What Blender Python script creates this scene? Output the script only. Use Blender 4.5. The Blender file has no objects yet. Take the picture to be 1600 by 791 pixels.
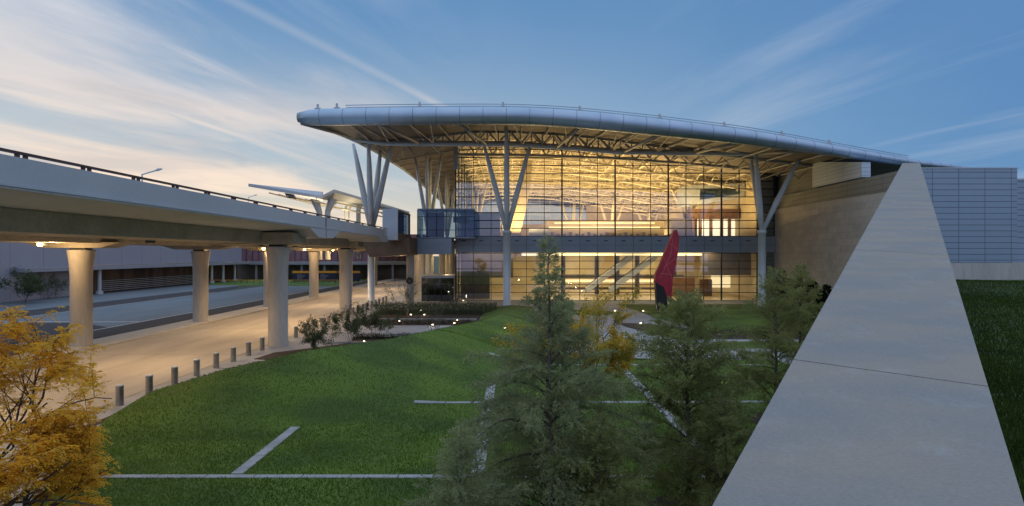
import bpy, math, random
import numpy as np
from mathutils import Vector
R = math.radians
random.seed(7)
S = bpy.context.scene
F = 900.0; HZ = 397.0; EYE = 7.0
def P(px, py, D): return Vector(((px-800)*D/F, D, EYE-(py-HZ)*D/F))
def G(px, py, z=0.0):
    D = (EYE-z)*F/(py-HZ); return Vector(((px-800)*D/F, D, z))

# ---------------------------------------------------------------- camera, sky, light, exposure
cam = bpy.data.cameras.new('camera'); co = bpy.data.objects.new('camera', cam); S.collection.objects.link(co)
co.location = (0, 0, EYE); co.rotation_euler = (R(90), 0, 0)
cam.sensor_width = 36; cam.lens = 36*F/1600; cam.shift_y = -(395.5-HZ)/1600; cam.clip_end = 4000; cam.clip_start = 0.1
S.camera = co
SUN_AZ = -42.0   # degrees from +Y, negative = left
SUN_EL = 3.0
W = bpy.data.worlds.new('World'); S.world = W; W.use_nodes = True
nt = W.node_tree; N = nt.nodes; L = nt.links
for n in list(N): N.remove(n)
def nd(tree, typ, **kw):
    n = tree.nodes.new(typ)
    for k, v in kw.items(): setattr(n, k, v)
    return n
def m2(tree, op, a, b=None, c=None, clamp=False):
    n = tree.nodes.new('ShaderNodeMath'); n.operation = op; n.use_clamp = clamp
    for i, v in enumerate((a, b, c)):
        if v is None: continue
        if isinstance(v, (int, float)): n.inputs[i].default_value = v
        else: tree.links.new(v, n.inputs[i])
    return n.outputs[0]
def sstep(tree, v, a, b):
    n = tree.nodes.new('ShaderNodeMapRange'); n.interpolation_type = 'SMOOTHSTEP'
    tree.links.new(v, n.inputs[0]); n.inputs[1].default_value = a; n.inputs[2].default_value = b
    return n.outputs[0]
def mixc(tree, f, a, b, mode='MIX'):
    n = tree.nodes.new('ShaderNodeMix'); n.data_type = 'RGBA'; n.blend_type = mode
    for s, v in ((n.inputs[0], f), (n.inputs[6], a), (n.inputs[7], b)):
        if isinstance(v, (int, float)): s.default_value = v
        elif isinstance(v, tuple): s.default_value = v if len(v) == 4 else (*v, 1)
        else: tree.links.new(v, s)
    return n.outputs[2]
sky = nd(nt, 'ShaderNodeTexSky', sky_type='NISHITA', sun_disc=False, sun_elevation=R(SUN_EL), sun_rotation=R(SUN_AZ),
         altitude=200, air_density=1.0, dust_density=0.6, ozone_density=2.5)
tc = nd(nt, 'ShaderNodeTexCoord'); sep = nd(nt, 'ShaderNodeSeparateXYZ'); L.new(tc.outputs['Generated'], sep.inputs[0])
dx, dy, dz = sep.outputs
zc = m2(nt, 'MAXIMUM', dz, 0.02)
cu = m2(nt, 'DIVIDE', dx, m2(nt, 'ADD', zc, 0.05)); cv = m2(nt, 'DIVIDE', dy, m2(nt, 'ADD', zc, 0.05))
# how far the direction lies towards the sunset
sx, sy = math.sin(R(SUN_AZ)), math.cos(R(SUN_AZ))
hl = m2(nt, 'SQRT', m2(nt, 'ADD', m2(nt, 'MULTIPLY', dx, dx), m2(nt, 'MULTIPLY', dy, dy)))
tow = m2(nt, 'DIVIDE', m2(nt, 'ADD', m2(nt, 'MULTIPLY', dx, sx), m2(nt, 'MULTIPLY', dy, sy)), m2(nt, 'MAXIMUM', hl, .001))
west = sstep(nt, tow, 0.25, 1.0)
low = m2(nt, 'SUBTRACT', 1.0, sstep(nt, dz, 0.0, 0.42))
# clear air: dusk gradient laid over the physical sky
deep = m2(nt, 'SUBTRACT', 1.0, sstep(nt, tow, 0.0, .80))
base = mixc(nt, 1.0, sky.outputs[0], (0.10, 0.10, 0.10), 'MULTIPLY')
g1 = mixc(nt, low, (0.092, 0.22, 0.42), (0.21, 0.37, 0.53))
g1 = mixc(nt, m2(nt, 'MULTIPLY', deep, .8), g1, (0.070, 0.185, 0.40))
g2 = mixc(nt, m2(nt, 'MULTIPLY', west, low), g1, (0.42, 0.46, 0.48))
horiz = m2(nt, 'SUBTRACT', 1.0, sstep(nt, dz, 0.0, 0.16))
g3 = mixc(nt, m2(nt, 'MULTIPLY', m2(nt, 'MULTIPLY', horiz, sstep(nt, tow, 0.35, 1.0)), .75), g2, (0.76, 0.59, 0.41))
# belt of dusk away from the sun
east = m2(nt, 'SUBTRACT', 1.0, sstep(nt, tow, -0.6, 0.1))
g4 = mixc(nt, m2(nt, 'MULTIPLY', m2(nt, 'MULTIPLY', horiz, east), .9), g3, (0.34, 0.30, 0.44))
clear = mixc(nt, 0.18, g4, base)
# streaked cirrus on a high plane
def streak(rot, su, sv, scale, detail, lo, hi, off):
    cr, sr = math.cos(R(rot)), math.sin(R(rot))
    a = m2(nt, 'ADD', m2(nt, 'MULTIPLY', cu, cr*su), m2(nt, 'MULTIPLY', cv, sr*su))
    b = m2(nt, 'ADD', m2(nt, 'MULTIPLY', cu, -sr*sv), m2(nt, 'MULTIPLY', cv, cr*sv))
    cx = nd(nt, 'ShaderNodeCombineXYZ'); L.new(a, cx.inputs[0]); L.new(b, cx.inputs[1]); cx.inputs[2].default_value = off
    t = nd(nt, 'ShaderNodeTexNoise'); t.inputs['Scale'].default_value = scale; t.inputs['Detail'].default_value = detail
    t.inputs['Roughness'].default_value = .55; t.inputs['Distortion'].default_value = .35
    L.new(cx.outputs[0], t.inputs['Vector'])
    return sstep(nt, t.outputs[0], lo, hi)
c4 = streak(20, 1.1, 0.30, 1.2, 6, .44, .74, 5.7)
leftm = m2(nt, 'SUBTRACT', 1.0, sstep(nt, m2(nt, 'DIVIDE', dx, m2(nt, 'MAXIMUM', hl, .01)), -0.5, 0.12))
c1 = m2(nt, 'MULTIPLY', streak(-20, .8, 0.30, 1.3, 8, .36, .64, 3.1), m2(nt, 'ADD', .12, leftm), clamp=True)
c2 = streak(-15, 1.3, 0.10, 1.4, 6, .50, .72, 8.4)
cmask = m2(nt, 'MULTIPLY', m2(nt, 'MAXIMUM', c1, m2(nt, 'MAXIMUM', m2(nt, 'MULTIPLY', c2, leftm), m2(nt, 'MULTIPLY', m2(nt, 'MULTIPLY', c4, 1.3), sstep(nt, dx, .12, .45)))), m2(nt, 'ADD', .30, m2(nt, 'MULTIPLY', leftm, .62)), clamp=True)
cloudc = mixc(nt, m2(nt, 'MULTIPLY', west, low), (0.40, 0.45, 0.53), (0.80, 0.62, 0.46))
skyc = mixc(nt, cmask, clear, cloudc)
# grey violet undersides low in the west
c3 = streak(-8, .6, .35, 1.2, 6, .50, .68, 15.0)
skyc = mixc(nt, m2(nt, 'MULTIPLY', m2(nt, 'MULTIPLY', c3, leftm), .42), skyc, (0.29, 0.31, 0.36))
# one straight contrail
u0, v0, u1, v1 = -0.96, 2.02, -0.37, 3.3
ex, ey = u1-u0, v1-v0; el = math.hypot(ex, ey)
dist = m2(nt, 'ABSOLUTE', m2(nt, 'ADD', m2(nt, 'MULTIPLY', m2(nt, 'SUBTRACT', cu, u0), ey/el), m2(nt, 'MULTIPLY', m2(nt, 'SUBTRACT', cv, v0), -ex/el)))
trail = m2(nt, 'SUBTRACT', 1.0, sstep(nt, dist, 0.0, 0.06))
along = m2(nt, 'MULTIPLY', m2(nt, 'SUBTRACT', 1.0, sstep(nt, cv, 3.0, 4.4)), sstep(nt, dy, 0, .1))
skyc = mixc(nt, m2(nt, 'MULTIPLY', m2(nt, 'MULTIPLY', trail, m2(nt, 'MULTIPLY', along, m2(nt, 'ADD', .35, m2(nt, 'MULTIPLY', c3, .65)))), .46), skyc, (0.58, 0.54, 0.52))
# added fill light: unseen sky overhead and behind the viewer brightened
skyc = mixc(nt, m2(nt, 'MULTIPLY', sstep(nt, dz, .42, .80), .9), skyc, (0.50, 0.63, 0.84))
skyc = mixc(nt, m2(nt, 'MULTIPLY', m2(nt, 'MULTIPLY', east, sstep(nt, dz, .05, .45)), .8), skyc, (0.46, 0.52, 0.70))
bg = nd(nt, 'ShaderNodeBackground'); L.new(skyc, bg.inputs[0]); bg.inputs[1].default_value = 1.38
wo = nd(nt, 'ShaderNodeOutputWorld'); L.new(bg.outputs[0], wo.inputs[0])

sl = bpy.data.lights.new('sun', 'SUN'); sl.energy = 0.35; sl.angle = R(12); sl.color = (1, .78, .58)
so = bpy.data.objects.new('sun', sl); S.collection.objects.link(so)
so.rotation_euler = Vector((-sx*math.cos(R(8)), -sy*math.cos(R(8)), -math.sin(R(8)))).to_track_quat('-Z', 'Y').to_euler()
S.view_settings.view_transform = 'Standard'; S.view_settings.look = 'None'; S.view_settings.exposure = 0.0; S.view_settings.gamma = 1
S.render.engine = 'CYCLES'
S.cycles.use_denoising = True; S.cycles.max_bounces = 6; S.cycles.diffuse_bounces = 5; S.cycles.glossy_bounces = 3
S.cycles.transparent_max_bounces = 16; S.cycles.sample_clamp_indirect = 4; S.cycles.caustics_reflective = False; S.cycles.caustics_refractive = False

# ---------------------------------------------------------------- materials
MT = {}
def mat(name, c1, c2=None, scale=3.0, rough=.8, metal=0, bump=0, detail=4, fine=None, emit=None, estr=0, stretch=(1,1,1), spec=.5, lo=.35, hi=.65, fc=.56):
    m = bpy.data.materials.new(name); m.use_nodes = True; t = m.node_tree; b = t.nodes['Principled BSDF']
    b.inputs['Roughness'].default_value = rough; b.inputs['Metallic'].default_value = metal
    b.inputs['Specular IOR Level'].default_value = spec
    g = nd(t, 'ShaderNodeNewGeometry'); mp = nd(t, 'ShaderNodeMapping'); t.links.new(g.outputs['Position'], mp.inputs[0]); mp.inputs['Scale'].default_value = stretch
    no = nd(t, 'ShaderNodeTexNoise'); no.inputs['Scale'].default_value = scale; no.inputs['Detail'].default_value = detail; t.links.new(mp.outputs[0], no.inputs[0])
    c2 = c2 or tuple(x*.82 for x in c1)
    col = mixc(t, sstep(t, no.outputs[0], lo, hi), c1, c2)
    if fine:
        n2 = nd(t, 'ShaderNodeTexNoise'); n2.inputs['Scale'].default_value = fine; n2.inputs['Detail'].default_value = 3; t.links.new(mp.outputs[0], n2.inputs[0])
        v = m2(t, 'ADD', 1-fc/2, m2(t, 'MULTIPLY', n2.outputs[0], fc))
        vv = nd(t, 'ShaderNodeCombineXYZ')
        for i in range(3): t.links.new(v, vv.inputs[i])
        col = mixc(t, 1.0, col, vv.outputs[0], 'MULTIPLY')
    t.links.new(col, b.inputs['Base Color'])
    if bump:
        bp = nd(t, 'ShaderNodeBump'); bp.inputs['Strength'].default_value = bump; bp.inputs['Distance'].default_value = .05
        src = no.outputs[0] if not fine else n2.outputs[0]
        t.links.new(src, bp.inputs['Height']); t.links.new(bp.outputs[0], b.inputs['Normal'])
    if emit:
        b.inputs['Emission Color'].default_value = (*emit, 1); b.inputs['Emission Strength'].default_value = estr
    MT[name] = m; return m
def panel(name, c1, c2, mortar, axes, bw, bh, ms=.02, offset=0, rough=.6, metal=0, vary=0, bump=.3, spec=.5):
    """courses or panels laid out on two world axes"""
    m = bpy.data.materials.new(name); m.use_nodes = True; t = m.node_tree; b = t.nodes['Principled BSDF']
    b.inputs['Roughness'].default_value = rough; b.inputs['Metallic'].default_value = metal; b.inputs['Specular IOR Level'].default_value = spec
    g = nd(t, 'ShaderNodeNewGeometry'); s = nd(t, 'ShaderNodeSeparateXYZ'); t.links.new(g.outputs['Position'], s.inputs[0])
    cx = nd(t, 'ShaderNodeCombineXYZ'); t.links.new(s.outputs['XYZ'.index(axes[0])], cx.inputs[0]); t.links.new(s.outputs['XYZ'.index(axes[1])], cx.inputs[1])
    br = nd(t, 'ShaderNodeTexBrick'); t.links.new(cx.outputs[0], br.inputs[0]); br.offset = offset; br.squash = 1
    br.inputs['Scale'].default_value = 1; br.inputs['Brick Width'].default_value = bw; br.inputs['Row Height'].default_value = bh
    br.inputs['Mortar Size'].default_value = ms; br.inputs['Mortar Smooth'].default_value = .1
    br.inputs['Color1'].default_value = (*c1, 1); br.inputs['Color2'].default_value = (*c2, 1); br.inputs['Mortar'].default_value = (*mortar, 1)
    no = nd(t, 'ShaderNodeTexNoise'); no.inputs['Scale'].default_value = 1.3; no.inputs['Detail'].default_value = 6; t.links.new(g.outputs['Position'], no.inputs[0])
    v = m2(t, 'ADD', 1-vary/2, m2(t, 'MULTIPLY', no.outputs[0], vary)); vv = nd(t, 'ShaderNodeCombineXYZ')
    for i in range(3): t.links.new(v, vv.inputs[i])
    t.links.new(mixc(t, 1.0, br.outputs[0], vv.outputs[0], 'MULTIPLY'), b.inputs['Base Color'])
    bp = nd(t, 'ShaderNodeBump'); bp.invert = True; bp.inputs['Strength'].default_value = bump; bp.inputs['Distance'].default_value = .03
    t.links.new(br.outputs['Fac'], bp.inputs['Height']); t.links.new(bp.outputs[0], b.inputs['Normal'])
    MT[name] = m; return m
def glass(name, tint, refl, rough=.02, col=(.85, .92, 1)):
    m = bpy.data.materials.new(name); m.use_nodes = True; t = m.node_tree
    for n in list(t.nodes): t.nodes.remove(n)
    tr = nd(t, 'ShaderNodeBsdfTransparent'); tr.inputs[0].default_value = (*tint, 1)
    gl = nd(t, 'ShaderNodeBsdfGlossy'); gl.inputs[1].default_value = rough; gl.inputs[0].default_value = (*col, 1)
    fr = nd(t, 'ShaderNodeFresnel'); fr.inputs[0].default_value = 1.5
    f = m2(t, 'ADD', refl, m2(t, 'MULTIPLY', fr.outputs[0], .8), clamp=True)
    mx = nd(t, 'ShaderNodeMixShader'); t.links.new(f, mx.inputs[0]); t.links.new(tr.outputs[0], mx.inputs[1]); t.links.new(gl.outputs[0], mx.inputs[2])
    o = nd(t, 'ShaderNodeOutputMaterial'); t.links.new(mx.outputs[0], o.inputs[0]); MT[name] = m; return m
def leafm(name, cols, scale=2.0, trans=.5, rough=.6):
    m = bpy.data.materials.new(name); m.use_nodes = True; t = m.node_tree
    for n in list(t.nodes): t.nodes.remove(n)
    g = nd(t, 'ShaderNodeNewGeometry'); no = nd(t, 'ShaderNodeTexNoise'); no.inputs['Scale'].default_value = scale; no.inputs['Detail'].default_value = 5
    t.links.new(g.outputs['Position'], no.inputs[0])
    w = nd(t, 'ShaderNodeTexWhiteNoise'); w.noise_dimensions = '1D'; t.links.new(g.outputs['Random Per Island'], w.inputs['W'])
    col = mixc(t, sstep(t, no.outputs[0], .38, .62), cols[0], cols[1])
    col = mixc(t, m2(t, 'MULTIPLY', w.outputs[0], .55), col, cols[2])
    d = nd(t, 'ShaderNodeBsdfDiffuse'); t.links.new(col, d.inputs[0]); tl = nd(t, 'ShaderNodeBsdfTranslucent'); t.links.new(col, tl.inputs[0])
    mx = nd(t, 'ShaderNodeMixShader'); mx.inputs[0].default_value = trans; t.links.new(d.outputs[0], mx.inputs[1]); t.links.new(tl.outputs[0], mx.inputs[2])
    o = nd(t, 'ShaderNodeOutputMaterial'); t.links.new(mx.outputs[0], o.inputs[0]); MT[name] = m; return m

mat('ground', (.07, .09, .05), (.05, .06, .04), .05, .95)
mat('road', (.47, .425, .355), (.39, .35, .295), .7, .85, fine=7, stretch=(1, .14, 1), bump=.05, detail=8, fc=.22)
mat('paving', (.36, .37, .37), (.29, .30, .31), .4, .8, fine=12, bump=.04)
mat('lot_concrete', (.15, .18, .20), (.115, .14, .16), .15, .75, fine=6, stretch=(1, .3, 1))
mat('asphalt', (.045, .042, .045), (.035, .032, .034), .5, .9, fine=14)
mat('paint', (.62, .62, .60), (.5, .5, .48), 2, .7)
mat('concrete', (.52, .50, .465), (.45, .435, .40), 1.4, .85, fine=9, bump=.05, stretch=(1, 1, .16), detail=7, fc=.35)
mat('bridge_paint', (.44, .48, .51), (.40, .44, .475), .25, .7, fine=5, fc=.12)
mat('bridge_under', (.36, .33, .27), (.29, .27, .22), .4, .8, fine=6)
mat('granite', (.285, .258, .212), (.225, .226, .218), 1.1, .8, fine=70, fc=.5, detail=10, lo=.33, hi=.67, stretch=(.6, 1.6, 1))
mat('strip', (.36, .37, .37), (.27, .28, .28), 1.2, .85, fine=20, bump=.2)
mat('mulch', (.075, .05, .035), (.045, .032, .025), 3, .95, fine=22, bump=.5)
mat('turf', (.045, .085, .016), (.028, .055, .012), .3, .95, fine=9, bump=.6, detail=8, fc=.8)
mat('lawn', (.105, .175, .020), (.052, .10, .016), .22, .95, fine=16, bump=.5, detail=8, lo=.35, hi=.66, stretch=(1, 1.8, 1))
mat('dark_metal', (.05, .055, .06), (.04, .045, .05), 2, .5, metal=.3)
mat('mullion', (.035, .038, .045), (.03, .033, .04), 2, .45, metal=.3)
mat('white_steel', (.60, .66, .70), (.55, .61, .66), .8, .45)
mat('beam_steel', (.36, .36, .36), (.30, .30, .30), .8, .5)
mat('inner_steel', (.72, .66, .52), (.66, .6, .46), .8, .5)
mat('stainless', (.42, .40, .37), (.34, .32, .30), 4, .32, metal=.9)
mat('tube_metal', (.40, .50, .60), (.35, .46, .56), .4, .40, metal=.85)
mat('seam', (.12, .15, .18), None, 1, .5, metal=.5)
mat('band_metal', (.30, .36, .44), (.27, .33, .41), .5, .42, metal=.35)
mat('light_panel', (.50, .55, .60), (.45, .50, .56), .5, .5, metal=.2)
mat('brown_soffit', (.17, .12, .085), (.13, .10, .07), 1, .7)
mat('inner_wall', (.56, .48, .31), (.48, .40, .26), .3, .8)
mat('inner_floor', (.44, .34, .20), (.36, .28, .17), .3, .35)
mat('inner_dark', (.10, .09, .08), (.14, .11, .08), .5, .6)
mat('inner_brown', (.16, .08, .04), (.12, .06, .03), 1, .6)
mat('red_panel', (.44, .028, .055), (.33, .02, .04), 1.2, .45, fine=6)
mat('black_stone', (.015, .015, .02), (.02, .02, .025), 3, .4)
mat('navy', (.012, .016, .05), (.014, .02, .06), 1, .5)
mat('yellow_paint', (.75, .34, .02), (.7, .3, .02), 1, .5)
mat('pale_wall', (.30, .32, .37), (.26, .28, .33), .15, .7)
mat('louvre', (.24, .13, .15), (.18, .10, .12), .6, .6)
mat('bark', (.10, .08, .065), (.07, .055, .045), 5, .9, fine=22, bump=.6)
mat('bark_grey', (.17, .15, .13), (.12, .105, .09), 5, .9, fine=22, bump=.5)
mat('rail_dark', (.10, .07, .065), None, 2, .5, metal=.4)
mat('lamp_warm', (.9, .6, .3), None, 1, .5, emit=(1, .52, .16), estr=30)
mat('lamp_ground', (.9, .8, .6), None, 1, .5, emit=(1, .80, .52), estr=5)
mat('strip_light', (.9, .8, .5), None, 1, .5, emit=(1, .78, .42), estr=1.3)
mat('strip_cool', (.9, .9, .8), None, 1, .5, emit=(1, .88, .62), estr=1.5)
mat('canopy_light', (.9, .8, .6), None, 1, .5, emit=(1, .74, .45), estr=1.2)
panel('annex_panels', (.30, .385, .48), (.285, .37, .465), (.12, .16, .21), 'XZ', 2.6, .58, .035, 0, .45, .35, .1)
panel('stone_cladding', (.50, .475, .43), (.42, .40, .36), (.30, .28, .25), 'YZ', 1.6, .8, .012, .5, .8, 0, .35, .15)
panel('metal_cladding', (.20, .21, .19), (.19, .20, .18), (.09, .09, .08), 'YZ', 3.2, .6, .03, 0, .6, .2, .1)
panel('louvre_box', (.50, .57, .62), (.48, .55, .60), (.28, .34, .40), 'YZ', 3.4, .45, .03, 0, .5, .2, .05)
panel('soffit', (.235, .205, .165), (.215, .185, .15), (.12, .10, .08), 'YX', .65, 12, .05, 0, .6, .1, .2, .5)
panel('lot_wall', (.29, .31, .37), (.27, .29, .35), (.17, .18, .22), 'YZ', 6.0, 12, .05, 0, .7, 0, .1)
glass('facade_glass', (.86, .87, .86), .22)
glass('blue_glass', (.34, .46, .54), .14, col=(.36, .50, .72))
glass('dark_glass', (.22, .26, .26), .12)
leafm('cypress_leaf', ((.33, .38, .18), (.22, .27, .14), (.45, .45, .26)), 1.2)
leafm('cypress_leaf_b', ((.29, .34, .125), (.19, .24, .095), (.40, .38, .16)), 1.2)
leafm('golden_leaf', ((.90, .56, .06), (.72, .50, .08), (.92, .44, .04)), 2.2, .45)
leafm('yellow_green_leaf', ((.72, .50, .06), (.26, .30, .08), (.70, .42, .05)), 1.6, .4)
leafm('shrub_leaf', ((.11, .15, .08), (.07, .10, .055), (.16, .18, .09)), 2.5)
leafm('dark_leaf', ((.022, .035, .018), (.015, .025, .013), (.03, .045, .02)), 2)
leafm('grass_blade', ((.13, .21, .022), (.065, .125, .018), (.18, .22, .04)), .22, .4)

# ---------------------------------------------------------------- mesh building
def wloc(o):
    v = Vector((0, 0, 0))
    while o: v += o.location; o = o.parent
    return v
def props(o, label=None, cat=None, group=None, kind=None):
    if label: o['label'] = label
    if cat: o['category'] = cat
    if group: o['group'] = group
    if kind: o['kind'] = kind
    return o
def empty(name, loc, label=None, cat=None, group=None):
    o = bpy.data.objects.new(name, None); S.collection.objects.link(o); o.location = loc; o.empty_display_size = .3
    return props(o, label, cat, group)
def mesh_obj(name, verts, faces, m, parent=None, loc=None, smooth=False, **kw):
    me = bpy.data.meshes.new(name)
    org = wloc(parent) if parent else Vector(loc or (0, 0, 0))
    va = np.asarray(verts, dtype=np.float32).reshape(-1, 3) - np.array(org, dtype=np.float32)
    if isinstance(faces, np.ndarray):
        nf, k = faces.shape
        me.vertices.add(len(va)); me.vertices.foreach_set('co', va.ravel())
        me.loops.add(nf*k); me.loops.foreach_set('vertex_index', faces.ravel().astype(np.int32))
        me.polygons.add(nf); me.polygons.foreach_set('loop_start', np.arange(0, nf*k, k, dtype=np.int32)); me.polygons.foreach_set('loop_total', np.full(nf, k, dtype=np.int32))
        me.update(calc_edges=True)
    else:
        me.from_pydata([tuple(v) for v in va.tolist()], [], faces); me.update()
    if smooth:
        me.polygons.foreach_set('use_smooth', [True]*len(me.polygons))
    me.materials.append(MT[m] if isinstance(m, str) else m)
    o = bpy.data.objects.new(name, me); S.collection.objects.link(o)
    if parent: o.parent = parent
    else: o.location = org
    return props(o, **kw)
class MB:
    def __init__(s): s.v = []; s.f = []
    def add(s, vs, fs):
        n = len(s.v); s.v += [tuple(v) for v in vs]; s.f += [tuple(i+n for i in f) for f in fs]
    def box(s, x0, x1, y0, y1, z0, z1):
        s.add([(x0,y0,z0),(x1,y0,z0),(x1,y1,z0),(x0,y1,z0),(x0,y0,z1),(x1,y0,z1),(x1,y1,z1),(x0,y1,z1)],
              [(3,2,1,0),(4,5,6,7),(0,1,5,4),(1,2,6,5),(2,3,7,6),(3,0,4,7)]); return s
    def tube(s, p, q, r0, r1=None, n=8, cap=True):
        return s.path([p, q], [r0, r0 if r1 is None else r1], n, cap)
    def path(s, pts, rs, n=8, cap=True):
        pts = [Vector(p) for p in pts]; k = len(s.v); prev = None
        for i, p in enumerate(pts):
            d = (pts[min(i+1, len(pts)-1)]-pts[max(i-1, 0)]).normalized()
            if prev is None:
                a = Vector((0, 0, 1)) if abs(d.z) < .9 else Vector((1, 0, 0)); u = d.cross(a).normalized()
            else: u = (prev - d*prev.dot(d)).normalized()
            w = d.cross(u); prev = u
            for j in range(n):
                t = 2*math.pi*j/n; s.v.append(tuple(p+(u*math.cos(t)+w*math.sin(t))*rs[i]))
        for i in range(len(pts)-1):
            for j in range(n):
                a = k+i*n+j; b = k+i*n+(j+1) % n; s.f.append((a, b, b+n, a+n))
        if cap:
            s.f.append(tuple(k+j for j in range(n))[::-1]); s.f.append(tuple(k+(len(pts)-1)*n+j for j in range(n)))
        return s
    def lathe(s, c, prof, n=20):
        k = len(s.v)
        for z, r in prof:
            for j in range(n):
                t = 2*math.pi*j/n; s.v.append((c[0]+r*math.cos(t), c[1]+r*math.sin(t), z))
        for i in range(len(prof)-1):
            for j in range(n):
                a = k+i*n+j; b = k+i*n+(j+1) % n; s.f.append((a, b, b+n, a+n))
        s.f.append(tuple(k+j for j in range(n))[::-1]); s.f.append(tuple(k+(len(prof)-1)*n+j for j in range(n))); return s
    def prismy(s, poly, y0, y1):      # polygon in (x,z) extruded along y
        n = len(poly); s.add([(x, y0, z) for x, z in poly]+[(x, y1, z) for x, z in poly],
            [tuple(range(n)), tuple(range(2*n-1, n-1, -1))]+[(i, i+n, (i+1) % n+n, (i+1) % n) for i in range(n)]); return s
    def prismx(s, poly, x0, x1):      # polygon in (y,z) extruded along x
        n = len(poly); s.add([(x0, y, z) for y, z in poly]+[(x1, y, z) for y, z in poly],
            [tuple(range(n)), tuple(range(2*n-1, n-1, -1))]+[(i, i+n, (i+1) % n+n, (i+1) % n) for i in range(n)]); return s
    def prismz(s, poly, z0, z1):
        n = len(poly); s.add([(x, y, z0) for x, y in poly]+[(x, y, z1) for x, y in poly],
            [tuple(range(n))[::-1], tuple(range(n, 2*n))]+[(i, (i+1) % n, (i+1) % n+n, i+n) for i in range(n)]); return s
    def build(s, name, m, parent=None, loc=None, smooth=False, **kw):
        return mesh_obj(name, s.v, s.f, m, parent, loc, smooth, **kw)
def interp(x, xs, ys): return float(np.interp(x, xs, ys))

# ---------------------------------------------------------------- the setting: ground, roads, paths
def sheet(name, poly, z, m, kind='structure'):
    o = MB(); o.add([(x, y, z) for x, y in poly], [tuple(range(len(poly)))]); return o.build(name, m, kind=kind)
sheet('ground', [(-900, -60), (900, -60), (900, 1800), (-900, 1800)], -.02, 'ground')
sheet('plaza', [(-18.9, 2), (39, 2), (39, 86), (-8, 86), (-8, 84), (-13.4, 150), (-18.9, 150)], .012, 'paving')
sheet('road', [(-30.6, -10), (-18.9, -10), (-18.9, 200), (-30.6, 200)], .004, 'road')
md = MB()
for i in range(-1, 22): md.box(-33.6, -30.6, i*9+.01, i*9+8.99, -.1, .14)
md.build('median_kerb', 'concrete', kind='structure')
sheet('verge', [(-38.2, -10), (-33.6, -10), (-33.6, 200), (-38.2, 200)], .004, 'asphalt')
sheet('lower_road', [(-54, -10), (-38.2, -10), (-38.2, 200), (-54, 200)], .004, 'lot_concrete')
sheet('lower_road_dark_patch', [(-50, -10), (-38.5, -10), (-38.5, 55), (-44, 58.6), (-50, 58.6)], .008, 'asphalt')
sheet('bus_lane', [(-60, -10), (-54, -10), (-54, 108), (-57, 120), (-60, 126)], .006, 'asphalt')
sheet('lot_pavement', [(-73, -10), (-60, -10), (-60, 150), (-73, 150)], .008, 'lot_concrete')
ln = MB(); ln.box(-38.4, -38.2, -10, 150, .008, .012); ln.box(-54, -38.5, 59.2, 59.5, .010, .014); ln.box(-54.15, -54, -10, 105, .009, .012)
ln.build('lane_line', 'paint', kind='structure')
ln = MB()
for i in range(40): ln.box(-24.5, -24.47, 4+i*4.0, 4+i*4.0+3.98, .006, .009)
for i in range(9): ln.box(-30.6, -18.9, 12+i*14, 12.03+i*14, .006, .010)
ln.build('road_joint', 'bridge_under', kind='structure')
jl = MB()
for i in range(34): jl.box(-18.9, -17.2, 14+i*2.0, 14.02+i*2.0, .014, .016)
jl.box(-18.93, -18.75, 2, 150, .013, .020)
jl.build('pavement_joint', 'bridge_under', kind='structure')

# right-hand lawn held up by the sloping wall
DX, DY = .572, .820      # direction of the wall
def wl(Y): return 1.40+.6976*(Y-3.36)       # x of its left face at depth Y
def wr(Y): return wl(Y)+1.463
poly = [(wr(-6)-.3, -6), (120, -6), (120, 57.3), (wr(57.3)-.3, 57.3)]
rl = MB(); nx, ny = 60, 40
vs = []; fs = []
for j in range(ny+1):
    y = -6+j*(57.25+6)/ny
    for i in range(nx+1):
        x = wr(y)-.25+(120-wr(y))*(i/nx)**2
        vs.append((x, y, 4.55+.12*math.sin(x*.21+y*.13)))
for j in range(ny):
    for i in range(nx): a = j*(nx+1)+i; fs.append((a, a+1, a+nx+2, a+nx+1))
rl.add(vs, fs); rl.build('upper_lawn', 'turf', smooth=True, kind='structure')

# lower lawn with its mound
CR = [(-16.4, 24.2, .02), (-15.6, 26.6, .22), (-14.4, 28.6, .85), (-12.7, 29.2, 1.55), (-10.8, 29.6, 1.98), (-6.9, 33.8, 2.05), (-2.0, 44.6, 1.9), (0, 57, 1.35), (-.4, 72, .55)]
def hill(x, y):
    best = 0
    for (ax, ay, ah), (bx, by, bh) in zip(CR, CR[1:]):
        ex, ey = bx-ax, by-ay; t = max(0, min(1, ((x-ax)*ex+(y-ay)*ey)/(ex*ex+ey*ey)))
        qx, qy = ax+ex*t, ay+ey*t; h = ah+(bh-ah)*t; d = math.hypot(x-qx, y-qy)
        front = (x-qx)*ey-(y-qy)*ex > 0
        w = 6.6 if front else 4.2
        k = max(0, 1-d/w); k = .45*k+.55*k*k*(3-2*k); best = max(best, h*k)
    return best
LY = [8, 16.7, 18, 24, 30, 33, 36, 40, 44, 50, 56, 62, 73.5]
LX = [-10, -13.7, -14.3, -16.9, -17.15, -16.4, -14.2, -10.6, -7.6, -4.9, -3.6, -3.2, -3.2]
RY = [8, 22, 38, 38.2, 42, 46, 73.5]
def rightx(y): 
    if y < 38: return min(wl(y)-3.2, 17.5)
    return interp(y, [38, 40, 44, 73.5], [4.6, 3.8, 2.7, 2.6])
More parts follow.
